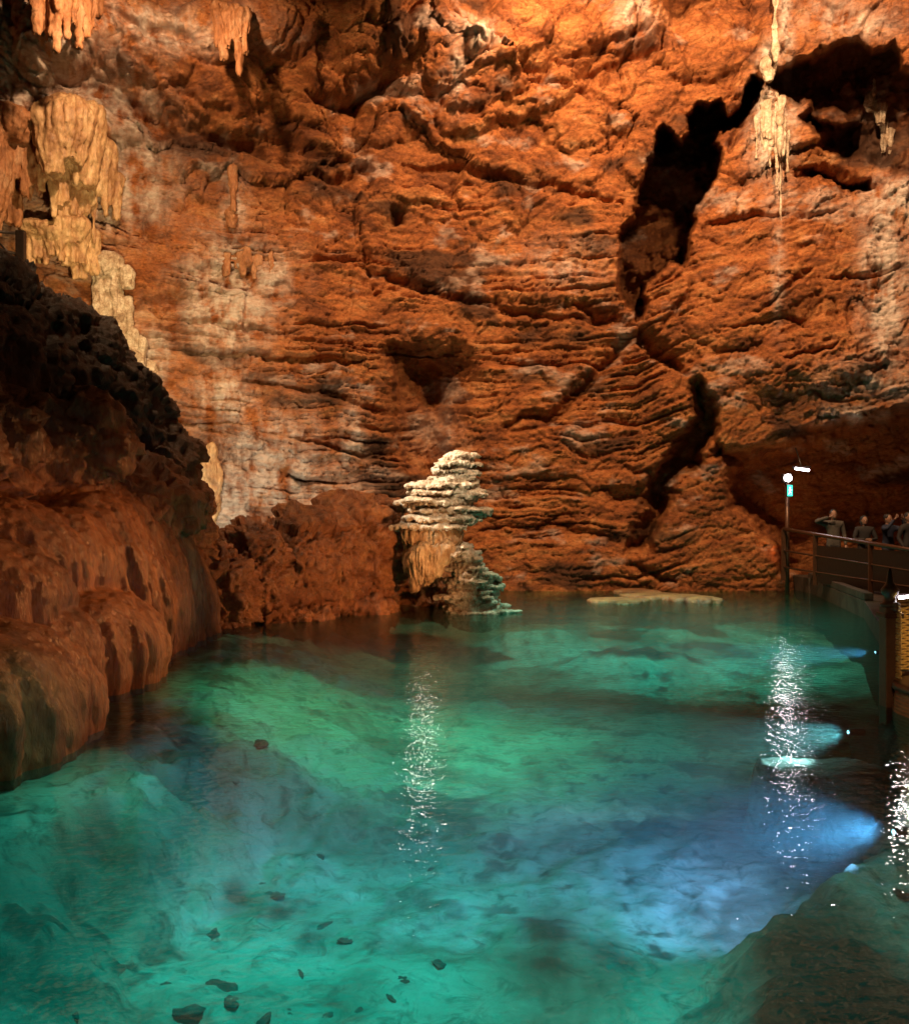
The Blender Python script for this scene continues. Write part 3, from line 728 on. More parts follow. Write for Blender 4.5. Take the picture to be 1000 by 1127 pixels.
# ------------------------------------------------------------------ formations on the left wall
def formation(name, lobes, label, cat, m, voxel=.04, group=None, Y=18.5, rough=.02):
    """lobes: (px, py top, py bottom, half width px, distance, ribs, freq)"""
    p0 = lobes[0]; t = at(p0[0], p0[2], p0[4])
    mb = MB()
    for j, (x, yt, yb, w, d, rb, fq) in enumerate(lobes):
        d = wall_y(x, .5*yt+.5*yb)-d-.25*w*.019; c = at(x, yt, d); cb = at(x, yb, d); r = w*d/FPX
        mb.drape(c[0]-t[0], c[1]-t[1], c[2]-t[2], cb[2]-t[2], r, r*.9, n=120, m=44, ribs=rb, seed=j*1.7+p0[0]*.01, freq=fq, taper=.55, rag=.3, dome=.4)
    me = remesh(mb, voxel, name); V, Nn = get_co(me)
    strand = fbm(V*np.array([1, 1, .13], np.float32), 8, 3, .6, off=p0[0]*.1, ridged=True)
    V = V+Nn*(rough*1.2*strand+rough*1.2*fbm(V, 6, 3, off=p0[0]*.2)+rough*2.5*fbm(V, 2.2, 2, off=3)-rough)[:, None]; set_co(me, V)
    me.materials.clear(); me.materials.append(m)
    o = link(name, me); o.location = t
    return tag(o, label, cat, group)
rr = random.Random(3)
def fringe(x0, x1, yt, n, ln, w, d):
    return [(x0+(x1-x0)*(k+rr.random()*.7)/n, yt(k/n)+rr.uniform(-4, 4), yt(k/n)+ln*rr.uniform(.5, 1.25), w*rr.uniform(.6, 1.3), d, .14, 8) for k in range(n)]
formation('flowstone_dome', [(72,105,165,30,.0,.14,14),(58,128,180,18,.1,.14,12),(92,125,190,22,.1,.14,14),(112,150,200,16,.1,.14,10),(98,112,150,18,.0,.14,9),(48,112,150,16,.0,.14,9)]
          +fringe(44,132, lambda u: 165+22*u, 13, 46, 6, .22)+fringe(60,110, lambda u: 185+10*u, 6, 52, 5, .25),
          'amber flowstone dome with a fringe of short stalactites high on the left wall', 'flowstone', M['gold'], voxel=.032)
formation('flowstone_curtain', [(78,236,264,20,.25,.16,14),(45,244,258,24,.25,.16,14),(60,250,262,14,.3,.14,9),(98,248,275,10,.2,.14,8)]+fringe(30,108, lambda u: 247+12*u, 12, 34, 6.5, .32)+fringe(62,96, lambda u: 266+4*u, 6, 26, 6, .3),
          'yellow flowstone curtain hanging above the left railing', 'flowstone', M['gold'], voxel=.028)
formation('dripstone_column', [(118,278,300,17,.2,.2,14),(140,292,312,9,.2,.16,9)]+fringe(104,134, lambda u: 285+6*u, 9, 82, 4.5, .3)+fringe(112,146, lambda u: 318+10*u, 8, 60, 4.5, .26)+fringe(122,160, lambda u: 352+26*u, 8, 44, 6, .2)+[(150,370,425,10,.05,.14,8),(166,396,440,8,.05,.14,8)],
          'bright cream dripstone column of ribbed strands beside the dark bank', 'dripstone', M['pale'], voxel=.024)
formation('flowstone_apron', [(8,118,150,34,.0,.14,14),(-40,120,240,50,.1,.14,14)]+fringe(-10,44, lambda u: 140+10*u, 8, 52, 7, .1)+fringe(-10,36, lambda u: 185, 7, 50, 6, .1),
          'dull brown flowstone apron at the left edge of the wall', 'flowstone', M['tan'], voxel=.034)
formation('stalactite_cluster', fringe(34,112, lambda u: -16, 12, 44, 5.5, .25)+[(62,-25,40,5,.3,.14,8)],
          'cluster of blunt orange stalactites in the top left corner', 'stalactites', M['tan'], voxel=.024)
formation('stalactite_fringe', fringe(236,274, lambda u: 2+6*u, 8, 48, 4.5, .25)+[(263,5,68,4,.3,.14,8)],
          'ribbed brown stalactite fringe beside a dark hollow near the top', 'stalactites', M['tan'], voxel=.024)
formation('wall_stalagmite', [(232,487,535,7,.05,.12,8),(224,500,540,8,.05,.12,8),(238,505,545,6,.05,.12,8),(214,530,575,10,.05,.12,9),(234,540,570,9,.0,.12,9)],
          'small golden stalagmite glowing at the foot of the pale wall', 'stalagmite', M['gold'], voxel=.026)
formation('slender_column', [(257,180,222,4.5,.0,.12,8),(254,228,246,7,-.02,.12,8),(249,264,296,6,.0,.12,8)]+fringe(256,304, lambda u: 268+8*u, 7, 26, 5, -.04),
          'slender tan dripstone column against the brown middle left wall', 'dripstone', M['tan'], voxel=.026)
formation('white_curtain', fringe(832,868, lambda u: 118+14*abs(u-.4), 9, 56, 2.6, -.02)+fringe(838,864, lambda u: 100+8*u, 6, 40, 2.4, .03)+[(846,62,84,8,.15,.2,10),(853,-10,52,3,.1,.2,8),(859,170,228,1.8,.05,.1,6)],
          'white ribbed dripstone curtain between the two dark openings', 'dripstone', M['pale'], voxel=.02)
formation('pale_stalactite', [(962,85,100,3,.25,.2,8),(958,100,118,5,.2,.2,8),(968,108,130,6,.2,.2,8),(972,128,160,4,.2,.2,8),(980,140,162,3,.25,.2,8)],
          'broken pale stalactite hanging inside the dark opening upper right', 'stalactite', M['pale'], voxel=.02)

# rimstone plates at the far shore
for i, (px, py, rx) in enumerate(((680, 660, 30), (722, 656, 34), (752, 658, 30), (700, 652, 26), (775, 661, 18))):
    x, y, _ = on_bed(px, py, .04)
    mb = MB(); n = 60; a = np.linspace(0, 2*np.pi, n, endpoint=False)
    o = 1+.35*fbm(np.stack([np.cos(a)*1.5, np.sin(a)*1.5, np.full(n, i*3.)], -1), 1, 3, off=i)
    r = rx*y/FPX
    mb.revolve([(0, 0, .05, r*f*o, r*.9*f*o) for f in (.2, .7)]+[(0, 0, .03, r*.97*o, r*.87*o), (0, 0, 0, r*o, r*.9*o), (0, 0, -.06, r*.96*o, r*.86*o), (0, 0, -.3, r*.7*o, r*.6*o)], n)
    ob = link('rimstone_plate', mb.mesh('rimstone_plate', M['ridge'])); ob.location = (x, y, .02+.012*i)
    tag(ob, 'thin flat red rimstone plate lying at the far edge of the pool', 'rock plate', 'rimstone plates at the far shore')

# stones on the bed
spots = [(50,1033,13),(255,1106,12),(207,1112,16),(78,1075,14),(180,1088,9),(242,1088,14),(330,1073,9),(440,1080,11),(485,1062,8),(290,1120,16),(380,1035,8),(317,1115,8),(355,1020,12),(225,895,7),
         (232,920,7),(286,885,6),(288,828,8),(215,820,6),(255,845,6),(350,945,7),(475,958,6),(430,1098,7),(395,1112,7),(300,985,14),(235,988,11),(360,1118,9)]
me0 = []
for k in range(3):
    mb = MB(); mb.ellipsoid((0, 0, 0), (1, .8, .55), 28, 16)
    V, F = mb.pydata(); me = bpy.data.meshes.new('bed_stone'); me.from_pydata(V.tolist(), [], F); me.update()
    v, nn = get_co(me); set_co(me, v+nn*(.35*fbm(v, 1.3, 4, off=k*5))[:, None]); me.materials.append(M['stone']); me0.append(me)
for i, (px, py, r) in enumerate(spots):
    z = -1.15
    for _ in range(4): x, y, _z = on_bed(px, py, z); z = bed_z(x, y)
    o = link('bed_stone', me0[i % 3]); s = r*y/FPX*(.6+.5*((i*37) % 11)/11); o.location = (x, y, z-.12*s); o.rotation_euler = (.2*math.sin(i), .2*math.cos(i*2), i*1.9); o.scale = (s*1.25, s*(.8+.5*(i % 3)/2), s*.55)
    tag(o, 'small dark stone lying on the turquoise pool bed', 'stone', 'dark stones scattered on the pool bed')

def aim(o, target):
    o.rotation_euler = (Vector(target)-Vector(o.location)).to_track_quat('-Z', 'Y').to_euler()
def spot(name, loc, target, power, color, size=60, blend=.6, rad=.15):
    l = bpy.data.lights.new(name, 'SPOT'); l.energy = power; l.color = color; l.spot_size = R(size); l.spot_blend = blend; l.shadow_soft_size = rad
    o = bpy.data.objects.new(name, l); COL.objects.link(o); o.location = loc; aim(o, target); return o
def point(name, loc, power, color, rad=.15):
    l = bpy.data.lights.new(name, 'POINT'); l.energy = power; l.color = color; l.shadow_soft_size = rad
    o = bpy.data.objects.new(name, l); COL.objects.link(o); o.location = loc; return o

# ------------------------------------------------------------------ walkway, railings, lamps, right side
def build_walkway():
    # far platform: edge from (905,650) to (1000,683)
    z0 = .32
    A = Vector((8.4, 21.6, 0)); B_ = Vector((7.3, 16.2, 0)); C_ = Vector((4.55, 9.0, 0))
    mb = MB()
    def slab(p, q, w, z1, z2):
        d = (q-p).normalized(); nrm = Vector((d.y, -d.x, 0))
        if nrm.x < 0: nrm = -nrm
        V = []
        for z in (z1, z2):
            for a in (p, q, q+nrm*w, p+nrm*w): V.append((a.x, a.y, z))
        mb.raw(V, [(0,3,2,1),(4,5,6,7),(0,1,5,4),(1,2,6,5),(2,3,7,6),(3,0,4,7)])
    slab(A, B_, 5., -1.6, z0); slab(B_, C_, 4., -1.6, z0-.01); slab(A-Vector((.0,.0,0)), B_, .16, z0+.003, z0+.14)
    mb.box((9.9, 21.9, -.6), (3.2, 1.2, 1.9))
    o = link('walkway', mb.mesh('walkway', M['concrete'], False, .02))
    tag(o, 'dark concrete visitor walkway along the right side of the pool', 'walkway', kind='structure')
    # far railing
    t = thing('railing', (7.4, 19, z0), 'brown metal railing in front of the visitors on the far walkway', 'railing')
    def part(nm, mbb, m, sm=False):
        o = link(nm, mbb.mesh(nm, m, sm), t); return o
    def rel(p): return (p[0]-7.4, p[1]-19, p[2]-z0)
    p0 = Vector(at(862, 582, 20.9)); p1 = Vector(at(897, 588, 19.6)); p2 = Vector(at(958, 598, 17.6)); p3 = Vector(at(1030, 610, 15.6))
    mb = MB(); mb.tube([rel(p) for p in (p0, p1, p2, p3)], .042); part('top_rail', mb, M['steel'], True)
    for f in (.42, .74):
        mb = MB(); mb.tube([rel((p.x, p.y, z0+(p.z-z0)*(1-f))) for p in (p0, p1, p2, p3)], .022, 8); part('lower_rail', mb, M['steel'], True)
    for p in (p0, p1, p2, p3):
        mb = MB(); mb.box(rel((p.x, p.y, (p.z+z0)/2)), (.09, .06, p.z-z0)); part('post', mb, M['steel'])
    for q0, q1 in ((p1, p2), (p2, p3)):
        mb = MB(); a_, b_ = Vector(rel((q0.x, q0.y, 0))), Vector(rel((q1.x, q1.y, 0)))
        c_ = (a_+b_)/2; L_ = (b_-a_).length-.16; mb.box((c_.x, c_.y+.0, .46), (L_, .025, .80), math.atan2(b_.y-a_.y, b_.x-a_.x))
        part('infill_panel', mb, M['black'])
    # left end post standing taller, carries the lamp
    t2 = thing('lamp_post', (*at(866, 600, 20.95)[:2], .0), 'slim rust red post carrying a bright white flood lamp', 'lamp post')
    q = t2.location
    top = at(865, 531, 20.95)
    mb = MB(); mb.tube([(0, 0, 0), (0, 0, top[2])], .05, 12); link('pole', mb.mesh('pole', M['steel']), t2)
    mb = MB(); mb.box((-.02, -.02, top[2]+.10), (.22, .16, .2)); link('lamp_housing', mb.mesh('lamp_housing', M['black'], False, .02), t2)
    mb = MB(); mb.ellipsoid((-.03, -.13, top[2]+.10), (.085, .06, .085)); link('bulb', mb.mesh('bulb', M['bulb']), t2)
    # tube lamp
    a = at(882, 517, 21.0)
    t3 = thing('tube_lamp', (a[0], a[1], a[2]+.03), 'short white fluorescent tube hung beside the flood lamp', 'tube lamp')
    mb = MB(); mb.tube([(-.16, -.03, -.0), (.16, -.03, -.045)], .03, 12); link('tube', mb.mesh('tube', M['tube']), t3)
    mb = MB(); mb.box((0, .02, .03), (.42, .07, .06)); link('fitting', mb.mesh('fitting', M['black'], False, .01), t3)
    mb = MB(); mb.tube([(0, .02, .05), (.05, .5, .5)], .02, 8); link('bracket', mb.mesh('bracket', M['black']), t3)
    # exit sign
    a = at(869, 540, 20.7)
    t4 = thing('exit_sign', (a[0], a[1], a[2]), 'small green lit emergency sign under the flood lamp', 'sign')
    mb = MB(); mb.box((0, .03, 0), (.15, .05, .29)); link('sign_box', mb.mesh('sign_box', M['black'], False, .008), t4)
    mb = MB(); mb.box((0, -.0, 0), (.115, .02, .25)); link('sign_face', mb.mesh('sign_face', M['exit'], False, .004), t4)
    mb = MB(); mb.ellipsoid((.0, -.012, .065), (.02, .006, .022), 12, 8); mb.tube([(0, -.013, .04), (-.008, -.013, -.02)], .016, 8)
    mb.tube([(-.008, -.013, -.02), (.024, -.013, -.045), (.02, -.013, -.095)], .010, 8); mb.tube([(-.008, -.013, -.02), (-.022, -.013, -.055), (-.04, -.013, -.09)], .010, 8)
    mb.tube([(0, -.013, .032), (.032, -.013, .005), (.042, -.013, .02)], .008, 8); mb.tube([(0, -.013, .032), (-.034, -.013, .012)], .008, 8)
    link('running_figure', mb.mesh('running_figure', M['exitw']), t4)
    # near gate post and rail
    gp = Vector(at(979, 690, 8.9)); z1 = .30
    t5 = thing('gate_post', (gp.x, gp.y, -.2), 'dark wooden post with a pointed finial at the right edge', 'post')
    mb = MB(); h = at(0, 668, 8.9)[2]; mb.box((0, 0, (h+.2)/2), (.15, .15, h+.2)); link('shaft', mb.mesh('shaft', M['wood'], False, .012), t5)
    mb = MB(); n = 16; o_ = np.ones(n)
    mb.revolve([(0, 0, h+.2+z, r*o_, r*o_) for z, r in ((-.0, .085), (.03, .095), (.05, .06), (.10, .05), (.13, .075), (.17, .085), (.2, .06), (.24, .035), (.34, .022), (.38, .008))], n)
    link('finial', mb.mesh('finial', M['wood']), t5)
    mb = MB(); mb.box((0, 0, h+.2-.08), (.19, .19, .05)); link('collar', mb.mesh('collar', M['steel'], False, .01), t5)
    # wicker basket railing panel: curved cane screen
    t6 = thing('cane_screen', (gp.x+.55, gp.y-.05, z1), 'curved split cane screen glowing yellow behind the dark post', 'screen')
    def arc(z, r0=.60, a0=105, a1=-10, n=26): return [(r0*math.cos(R(a))*1.0+.05, -r0*.85*math.sin(R(a))+.5, z) for a in np.linspace(180, 200-200*.0-a1*0+360-180, n)]
    def sweep(rad, z0_, z1_, rows, r, nm, m, A0=.1, A1=1.06):
        mb = MB()
        for k in range(rows):
            z = z0_+(z1_-z0_)*k/max(1, rows-1)
            pts = [(rad*math.cos(a), rad*math.sin(a)*.9, z+.006*math.sin(a*22+k*math.pi)) for a in np.linspace(math.pi*A0, math.pi*A1, 40)]
            mb.tube(pts, r, 7)
        return link(nm, mb.mesh(nm, m), t6)
    sweep(.52, .0, .62, 24, .014, 'cane_panel', M['wicker'])
    sweep(.55, .66, .70, 2, .028, 'top_band', M['wood'])
    sweep(.53, -.06, -.06, 1, .035, 'bottom_band', M['wood'])
    # ribbed tub below
    t7 = thing('ribbed_tub', (gp.x+.5, gp.y-.38, -.30), 'brown ribbed wooden tub wall under the cane screen', 'tub')
    mb = MB(); n = 90; rings = []
    for k in range(60):
        f = k/59; rr = .56+.03*math.sin(f*3.1)+.008*math.sin(f*2*math.pi*15)
        rings.append((0, 0, .52-.52*f, rr*np.ones(n), rr*np.ones(n)))
    mb.revolve(rings, n); link('tub_wall', mb.mesh('tub_wall', M['rope']), t7)
    mb = MB(); mb.revolve([(0, 0, .57, .5*np.ones(n), .5*np.ones(n)), (0, 0, .57, .59*np.ones(n), .59*np.ones(n)), (0, 0, .515, .6*np.ones(n), .6*np.ones(n)), (0, 0, .515, .5*np.ones(n), .5*np.ones(n))], n); link('tub_rim', mb.mesh('tub_rim', M['wood']), t7)
    point('tub_light', (gp.x+.75, gp.y-.2, .62), 9, (1, .66, .2), .05)
    spot('tub_fill_light', (2.2, 4.2, 2.4), (gp.x+.4, gp.y-.7, .0), 240, (1, .5, .2), 34, .9, .1)  # unseen fill added to brighten the tub
    a = at(993, 657, 8.95)
    t9 = thing('rail_lamp', a, 'small white strip lamp beside the finial of the gate post', 'strip lamp')
    mb = MB(); mb.tube([(-.05, -.03, -.005), (.14, -.03, .015)], .016, 10); link('tube', mb.mesh('tube', M['tube']), t9)
    mb = MB(); mb.box((.045, .0, .012), (.24, .03, .05)); link('fitting', mb.mesh('fitting', M['black'], False, .006), t9)
    spot('rail_lamp_light', (a[0]-.02, a[1]-.09, a[2]-.02), (2.3, 5.0, 0), 9, (1, .95, .86), 80, .8, .05)
    # slimy stone pier under it
    mb = MB(); mb.ellipsoid((0, 0, 0), (.75, .9, .62)); mb.ellipsoid((-.1, -.9, -.25), (.6, .7, .5)); mb.ellipsoid((.5, -1.4, -.2), (.8, .8, .6)); mb.ellipsoid((-.35, .3, -.1), (.4, .4, .5))
    me = remesh(mb, .035, 'pier'); V, Nn = get_co(me); V = V+Nn*(.08*fbm(V, 2, 4, off=3)+.03*fbm(V, 7, 3, off=8, ridged=True))[:, None]; set_co(me, V)
    me.materials.clear(); me.materials.append(M['stone'])
    o = link('pier_rock', me); o.location = (gp.x+.5, gp.y-.1, -.62)
    tag(o, 'slimy dark rock pier rising from the water under the wooden tub', 'rock')
    # small railing high on the bank
    a = Vector(at(23, 300, 17.2))
    t8 = thing('handrail', (a.x, a.y, a.z-.2), 'short dark railing on top of the flowstone bank', 'railing')
    h = (300-254)/FPX*17.2+.2
    mb = MB(); mb.box((0, 0, h/2), (.16, .12, h)); link('post', mb.mesh('post', M['black'], False, .01), t8)
    for f, dz in ((.95, .0), (.55, .12), (.3, .1)):
        mb = MB(); mb.tube([(0, 0, h*f), (-.9, -.3, h*f+dz), (-2.4, -.8, h*f+dz*2)], .03, 8); link('rail', mb.mesh('rail', M['black']), t8)
    mb = MB(); mb.tube([(0, 0, h*.35), (-.5, -.15, h*.9)], .02, 8); link('brace', mb.mesh('brace', M['black']), t8)
build_walkway()

# ------------------------------------------------------------------ people
def skin_body(pts, edges, radii, m, parent, name, levels=2):
    me = bpy.data.meshes.new('t'); me.from_pydata(pts, edges, [])
    o = bpy.data.objects.new('t', me); COL.objects.link(o)
    md = o.modifiers.new('s', 'SKIN')
    for v, r in zip(me.skin_vertices[0].data, radii): v.radius = (r, r) if not isinstance(r, tuple) else r
    me.skin_vertices[0].data[0].use_root = True
    sd = o.modifiers.new('ss', 'SUBSURF'); sd.levels = levels; sd.render_levels = levels
    dg = bpy.context.evaluated_depsgraph_get()
    m2 = bpy.data.meshes.new_from_object(o.evaluated_get(dg))
    bpy.data.objects.remove(o); bpy.data.meshes.remove(me)
    m2.name = name; m2.materials.clear(); m2.materials.append(m)
    m2.polygons.foreach_set('use_smooth', np.ones(len(m2.polygons), bool))
    return link(name, m2, parent)

def person(loc, rot, label, cloth, armL, armR, hood=False, long_hair=False, tilt=0., scale=1.0, item=None):
    """armL/armR: elbow and wrist points; figure faces -Y, 1.68 m tall"""
    t = thing('person', loc, label, 'person'); t.rotation_euler = (0, 0, rot); t.scale = (scale,)*3
    S = [(0, 0, .92), (0, 0, 1.08), (0, 0, 1.26), (0, .0, 1.38), (0, 0, 1.45),
         (-.17, 0, 1.37), (.17, 0, 1.37), (-.09, 0, .88), (.09, 0, .88), (-.10, -.01, .48), (.10, -.01, .48), (-.10, .02, .07), (.10, .02, .07),
         (-.10, -.12, .03), (.10, -.12, .03), armL[0], armL[1], armR[0], armR[1]]
    E = [(0,1),(1,2),(2,3),(3,4),(3,5),(3,6),(0,7),(0,8),(7,9),(8,10),(9,11),(10,12),(11,13),(12,14),(5,15),(15,16),(6,17),(17,18)]
    Rr = [(.15,.11),(.14,.10),(.165,.115),(.13,.09),.062,.075,.075,.095,.095,.062,.062,.046,.046,.036,.036,.05,.036,.05,.036]
    cl = skin_body(S, E, Rr, cloth, t, 'clothing'); cl.data.materials.append(M['dark_cloth'])
    for p in cl.data.polygons:
        if p.center.z < .86 and abs(p.center.x) < .2: p.material_index = 1
    # head and neck with face
    mb = MB(); hz = 1.575
    mb.ellipsoid((0, -.005, hz), (.075, .092, .115), 24, 16); mb.tube([(0, .01, 1.40), (0, 0, 1.52)], .052, 12); mb.ellipsoid((0, -.03, hz-.05), (.055, .065, .062), 20, 12)
    mb.ellipsoid((0, -.098, hz-.012), (.013, .018, .024), 10, 8)
    for sx in (-1, 1): mb.ellipsoid((sx*.076, .005, hz-.005), (.012, .022, .032), 10, 8)
    me = remesh(mb, .008, 'head'); me.materials.clear(); me.materials.append(M['skin']); me.polygons.foreach_set('use_smooth', np.ones(len(me.polygons), bool))
    hd = link('head', me, t); hd.rotation_euler = (tilt, 0, 0); hd.location = (0, -math.sin(-tilt)*0, 0)
    for sx in (-1, 1):
        mb = MB(); mb.ellipsoid((sx*.03, -.088, hz+.004), (.012, .008, .008), 10, 8); link('eye', mb.mesh('eye', M['hair']), hd)
    mb = MB(); mb.ellipsoid((0, -.092, hz-.06), (.024, .008, .007), 10, 8); link('mouth', mb.mesh('mouth', simple_lip), hd)
    mb = MB(); mb.ellipsoid((0, .02, hz+.035), (.086, .092, .098), 24, 14)
    if long_hair: mb.ellipsoid((0, .06, hz-.08), (.09, .06, .16), 20, 12)
    if hood: mb.ellipsoid((0, .035, hz-.01), (.10, .09, .15), 22, 14)
    me = remesh(mb, .012, 'hair'); V, Nn = get_co(me); set_co(me, V+Nn*(.008*fbm(V, 22, 2, off=2))[:, None])
    me.materials.clear(); me.materials.append(M['dark_cloth'] if hood else M['hair']); link('hood' if hood else 'hair', me, hd)
    # hands: palm with five fingers
    for (el, wr), sx in ((armL, -1), (armR, 1)):
        d = (Vector(wr)-Vector(el)).normalized(); w = Vector(wr); side = d.cross(Vector((0, -1, .2))).normalized()
        pts = [tuple(w), tuple(w+d*.05), tuple(w+d*.085)]; ed = [(0,1),(1,2)]; rr = [.024, (.032,.018), (.034,.016)]
        curl = d.cross(side)
        for k, (o, ln) in enumerate(((-.030, .060), (-.010, .074), (.010, .078), (.030, .068))):
            b = w+d*.09+side*o; i = len(pts); pts += [tuple(b), tuple(b+d*ln*.5+curl*.008), tuple(b+d*ln*.9+curl*.03)]; ed += [(2, i), (i, i+1), (i+1, i+2)]; rr += [.010, .009, .008]
        i = len(pts); b = w+d*.03-side*.034*sx; pts += [tuple(b), tuple(b+d*.045-side*.02*sx+curl*.02)]; ed += [(1, i), (i, i+1)]; rr += [.012, .009]
        skin_body(pts, ed, rr, M['skin'], t, 'hand', 1)
    return t
simple_lip = simple('lip', (.30, .12, .09), .5)
def stand(px, py_head, Y, z=.33):
    x, y, zh = at(px, py_head, Y); return (x, y, z), (zh-z)/1.69
pl, sc_ = stand(917, 561, 20.2)
person(pl, R(-12), 'person in a grey shirt raising a bent arm to the face behind the railing', M['shirt'], ((-.42, -.12, 1.42), (-.14, -.2, 1.52)), ((.24, .02, 1.10), (.24, -.12, .88)), scale=sc_)
pl, sc_ = stand(951, 568, 19.6)
person(pl, R(-8), 'person in a dark hooded top with hands clasped at the railing', M['dark_cloth'], ((-.26, -.05, 1.12), (-.05, -.24, 1.12)), ((.26, -.05, 1.12), (.07, -.24, 1.12)), hood=True, scale=sc_)
pl, sc_ = stand(977, 566, 19.4)
person(pl, R(25), 'person in dark navy with both forearms raised in front of the head', M['navy'], ((-.30, -.2, 1.34), (-.16, -.3, 1.56)), ((.30, -.2, 1.34), (.14, -.3, 1.56)), scale=sc_)
pl, sc_ = stand(1000, 564, 19.0)
person(pl, R(10), 'person in dark clothes cut off by the right edge of the picture', M['dark_cloth'], ((-.25, .02, 1.10), (-.22, -.14, .90)), ((.25, .02, 1.10), (.22, -.14, .90)), long_hair=True, scale=sc_)

# ------------------------------------------------------------------ light
WARM = (1., .60, .31)
spot('floodlight', (1.5, 15.2, 12.0), (2.5, 21.0, 8.5), 3300, WARM, 140, .8)
spot('floodlight', (5.6, 12.6, 11.8), (7.0, 20.5, 8.5), 4300, WARM, 125, .8)
spot('floodlight', (-4.6, 14.2, 11.2), (-6.5, 20, 6.5), 1900, WARM, 140, .8)
spot('floodlight', (4.5, 6.0, 6.5), (0.0, 22, 7.5), 420, (1., .48, .2), 75, .9)
spot('red_bounce_fill', (7.7, 21.3, .7), (9.2, 23.5, 4.0), 60, (1., .36, .12), 120, 1., .2)  # added red fill imitating bounced light in the recess
# lamp hidden behind the bank, lighting the pale wall and the dripstone
spot('floodlight', (-5.6, 18.6, 1.4), (-5.6, 21.4, 2.6), 190, (1, .80, .55), 130, .9, .1)
spot('floodlight', (-3.4, 19.0, .8), (-4.0, 21.6, 2.4), 170, (1, .78, .52), 120, .9, .1)
spot('floodlight', (-5.9, 15.6, 5.3), (-7.0, 18.9, 6.0), 800, (1, .68, .30), 100, .9, .1)
# spotlight on the white tower
spot('spotlight', (-5.0, 15.6, 6.6), (.1, 17.2, 2.3), 4200, (1, .88, .66), 22, .6, .06)
spot('spotlight', (-.6, 10.0, 6.0), (.1, 17.2, 2.0), 1700, (1, .78, .52), 15, .6, .06)
# ridge
spot('spotlight', (1.2, 13.5, .55), (-2.4, 16.6, .8), 620, (1, .44, .16), 75, .8, .04)
# bank
spot('spotlight', (1.8, 15.0, 3.4), (-4.0, 9.6, .9), 1500, (1, .36, .10), 46, .9, .05)
spot('spotlight', (1.6, 6.2, 3.2), (-4.4, 10.2, .9), 330, (1, .36, .10), 58, .9, .06)
spot('spotlight', (-1.2, 2.2, 3.6), (-4.2, 8.2, .6), 70, (1, .38, .11), 60, .9, .06)
# flood lamp on its post
spot('flood_lamp_light', tuple(Vector(at(864, 525, 20.6))), (4.5, 8, 0), 22, (1, .9, .95), 130, .7, .09)

# underwater lamps
def uw(px, py, z, tgt, power, color, size=50, lens=True, rad=.05):
    x, y, z = on_bed(px, py, z)
    spot('underwater_light', (x-.075, y, z), tgt, power, color, size, .8, rad)
    if lens:
        t = thing('underwater_lamp', (x, y, z), UWL.pop(0), 'lamp', 'underwater lamps along the right side')
        mb = MB(); mb.tube([(-.035, 0, 0), (.10, 0, 0)], .032, 16); link('lamp_body', mb.mesh('lamp_body', M['black']), t)
        mb = MB(); mb.ellipsoid((-.04, 0, 0), (.008, .015, .015), 16, 10); link('lens', mb.mesh('lens', M['lens']), t)
UWL = ['underwater lamp shining blue at the lower right edge', 'underwater lamp at the tip of the sunken tan ledge', 'underwater lamp shining from beside the dark gate post', 'farthest underwater lamp near the end of the walkway']
uw(990, 916, -.10, (0., 6.4, -.6), 400, (.34, .44, 1), 28)
a = on_bed(986, 912, -.1); spot('underwater_light', (a[0]-.07, a[1]+.03, -.1), (1.0, 7.2, -.85), 360, (.34, .44, 1), 84, .9, .05)
uw(938, 806, -.07, (0, 8.4, -.5), 170, (.8, .88, 1), 74)
uw(966, 718, -.12, (0, 13.2, -.4), 800, (.35, .55, 1), 24)
uw(978, 684, -.12, (2, 17.6, -.4), 300, (.35, .6, 1), 40)
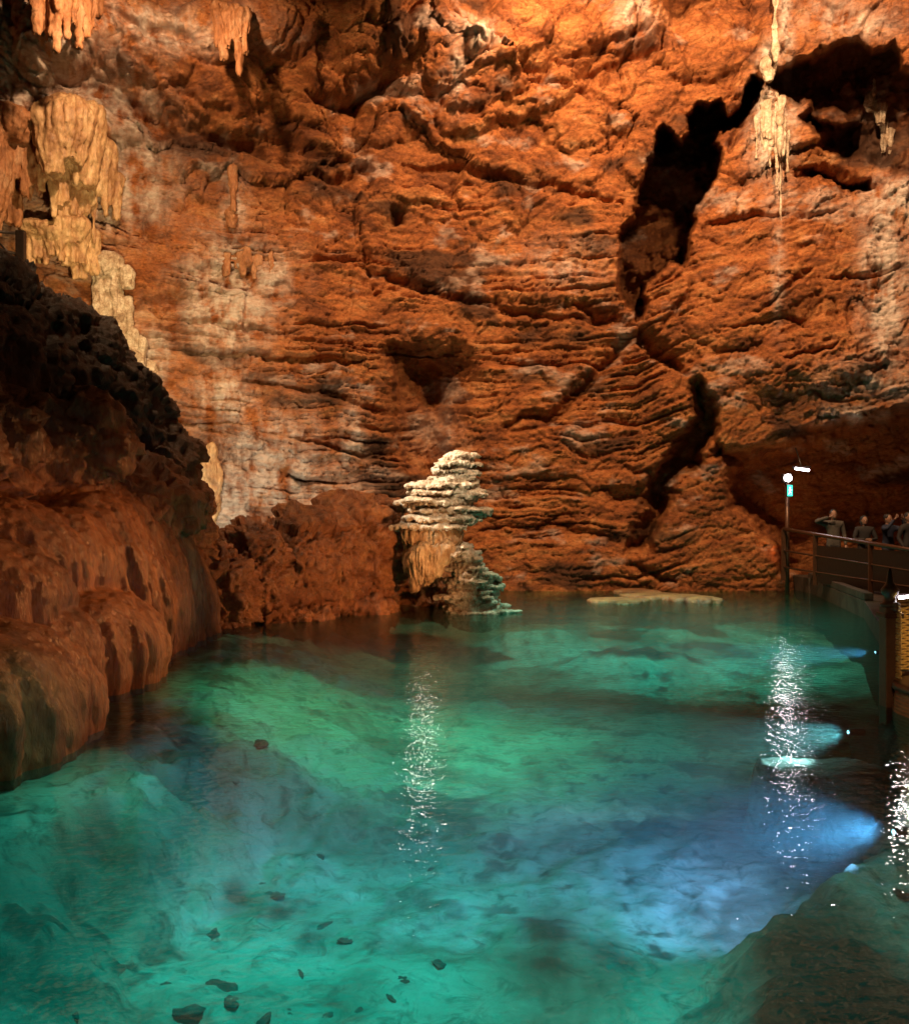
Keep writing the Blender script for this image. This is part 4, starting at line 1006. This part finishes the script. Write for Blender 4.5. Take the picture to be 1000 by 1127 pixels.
# unseen coloured fill lights added above the pool to brighten the bed
spot('pool_fill_light', (.6, 6.0, 10.5), (-.7, 5.3, -1), 7200, (.10, .78, .70), 29, 1., .1)
spot('pool_fill_light', (1.6, 10.0, 11.8), (-.7, 10.9, -1), 8600, (.26, .82, .42), 28, 1., .1)
spot('pool_fill_light', (2.0, 10.0, 11.8), (1.3, 11.2, -1), 4000, (.14, .80, .62), 28, 1., .1)
spot('pool_fill_light', (.4, 7.5, 11.0), (-.5, 7.8, -1), 2000, (.06, .64, .68), 26, 1., .1)
spot('pool_fill_light', (3.0, 14.5, 12.3), (4.0, 17.4, -.7), 15000, (.06, .80, .64), 36, 1., .1)
spot('pool_fill_light', (2.6, 5.6, 9.5), (2.3, 5.0, -.4), 1700, (.62, .80, .72), 26, 1., .1)
spot('pool_fill_light', (-1.5, 6.4, 9.0), (-2.55, 6.7, -.3), 1500, (.48, .80, .56), 15, 1., .1)
# small lamp tucked against the left shoulder of the tower
a = at(464, 528, 16.75); spot('tower_lamp', a, (-.25, 7.2, 0), 11, (1, .95, .82), 60, .6, .10)
# ------------------------------------------------------------------ world, camera, render
w = bpy.data.worlds.new('World'); scene.world = w; w.use_nodes = True
bg = w.node_tree.nodes['Background']; bg.inputs[0].default_value = (.02, .008, .004, 1); bg.inputs[1].default_value = .1
cam = bpy.data.cameras.new('camera'); co = bpy.data.objects.new('camera', cam); COL.objects.link(co)
co.location = (0, 0, CAMZ); co.rotation_euler = (R(90), 0, 0)
cam.sensor_fit = 'HORIZONTAL'; cam.sensor_width = 36; cam.lens = 36; cam.clip_end = 200; cam.clip_start = .05
scene.camera = co
scene.view_settings.view_transform = 'Standard'; scene.view_settings.look = 'None'; scene.view_settings.exposure = .15; scene.view_settings.gamma = 1
scene.cycles.use_denoising = True
scene.cycles.max_bounces = 6; scene.cycles.diffuse_bounces = 3; scene.cycles.glossy_bounces = 3; scene.cycles.transparent_max_bounces = 8; scene.cycles.volume_bounces = 0
scene.cycles.sample_clamp_indirect = 4
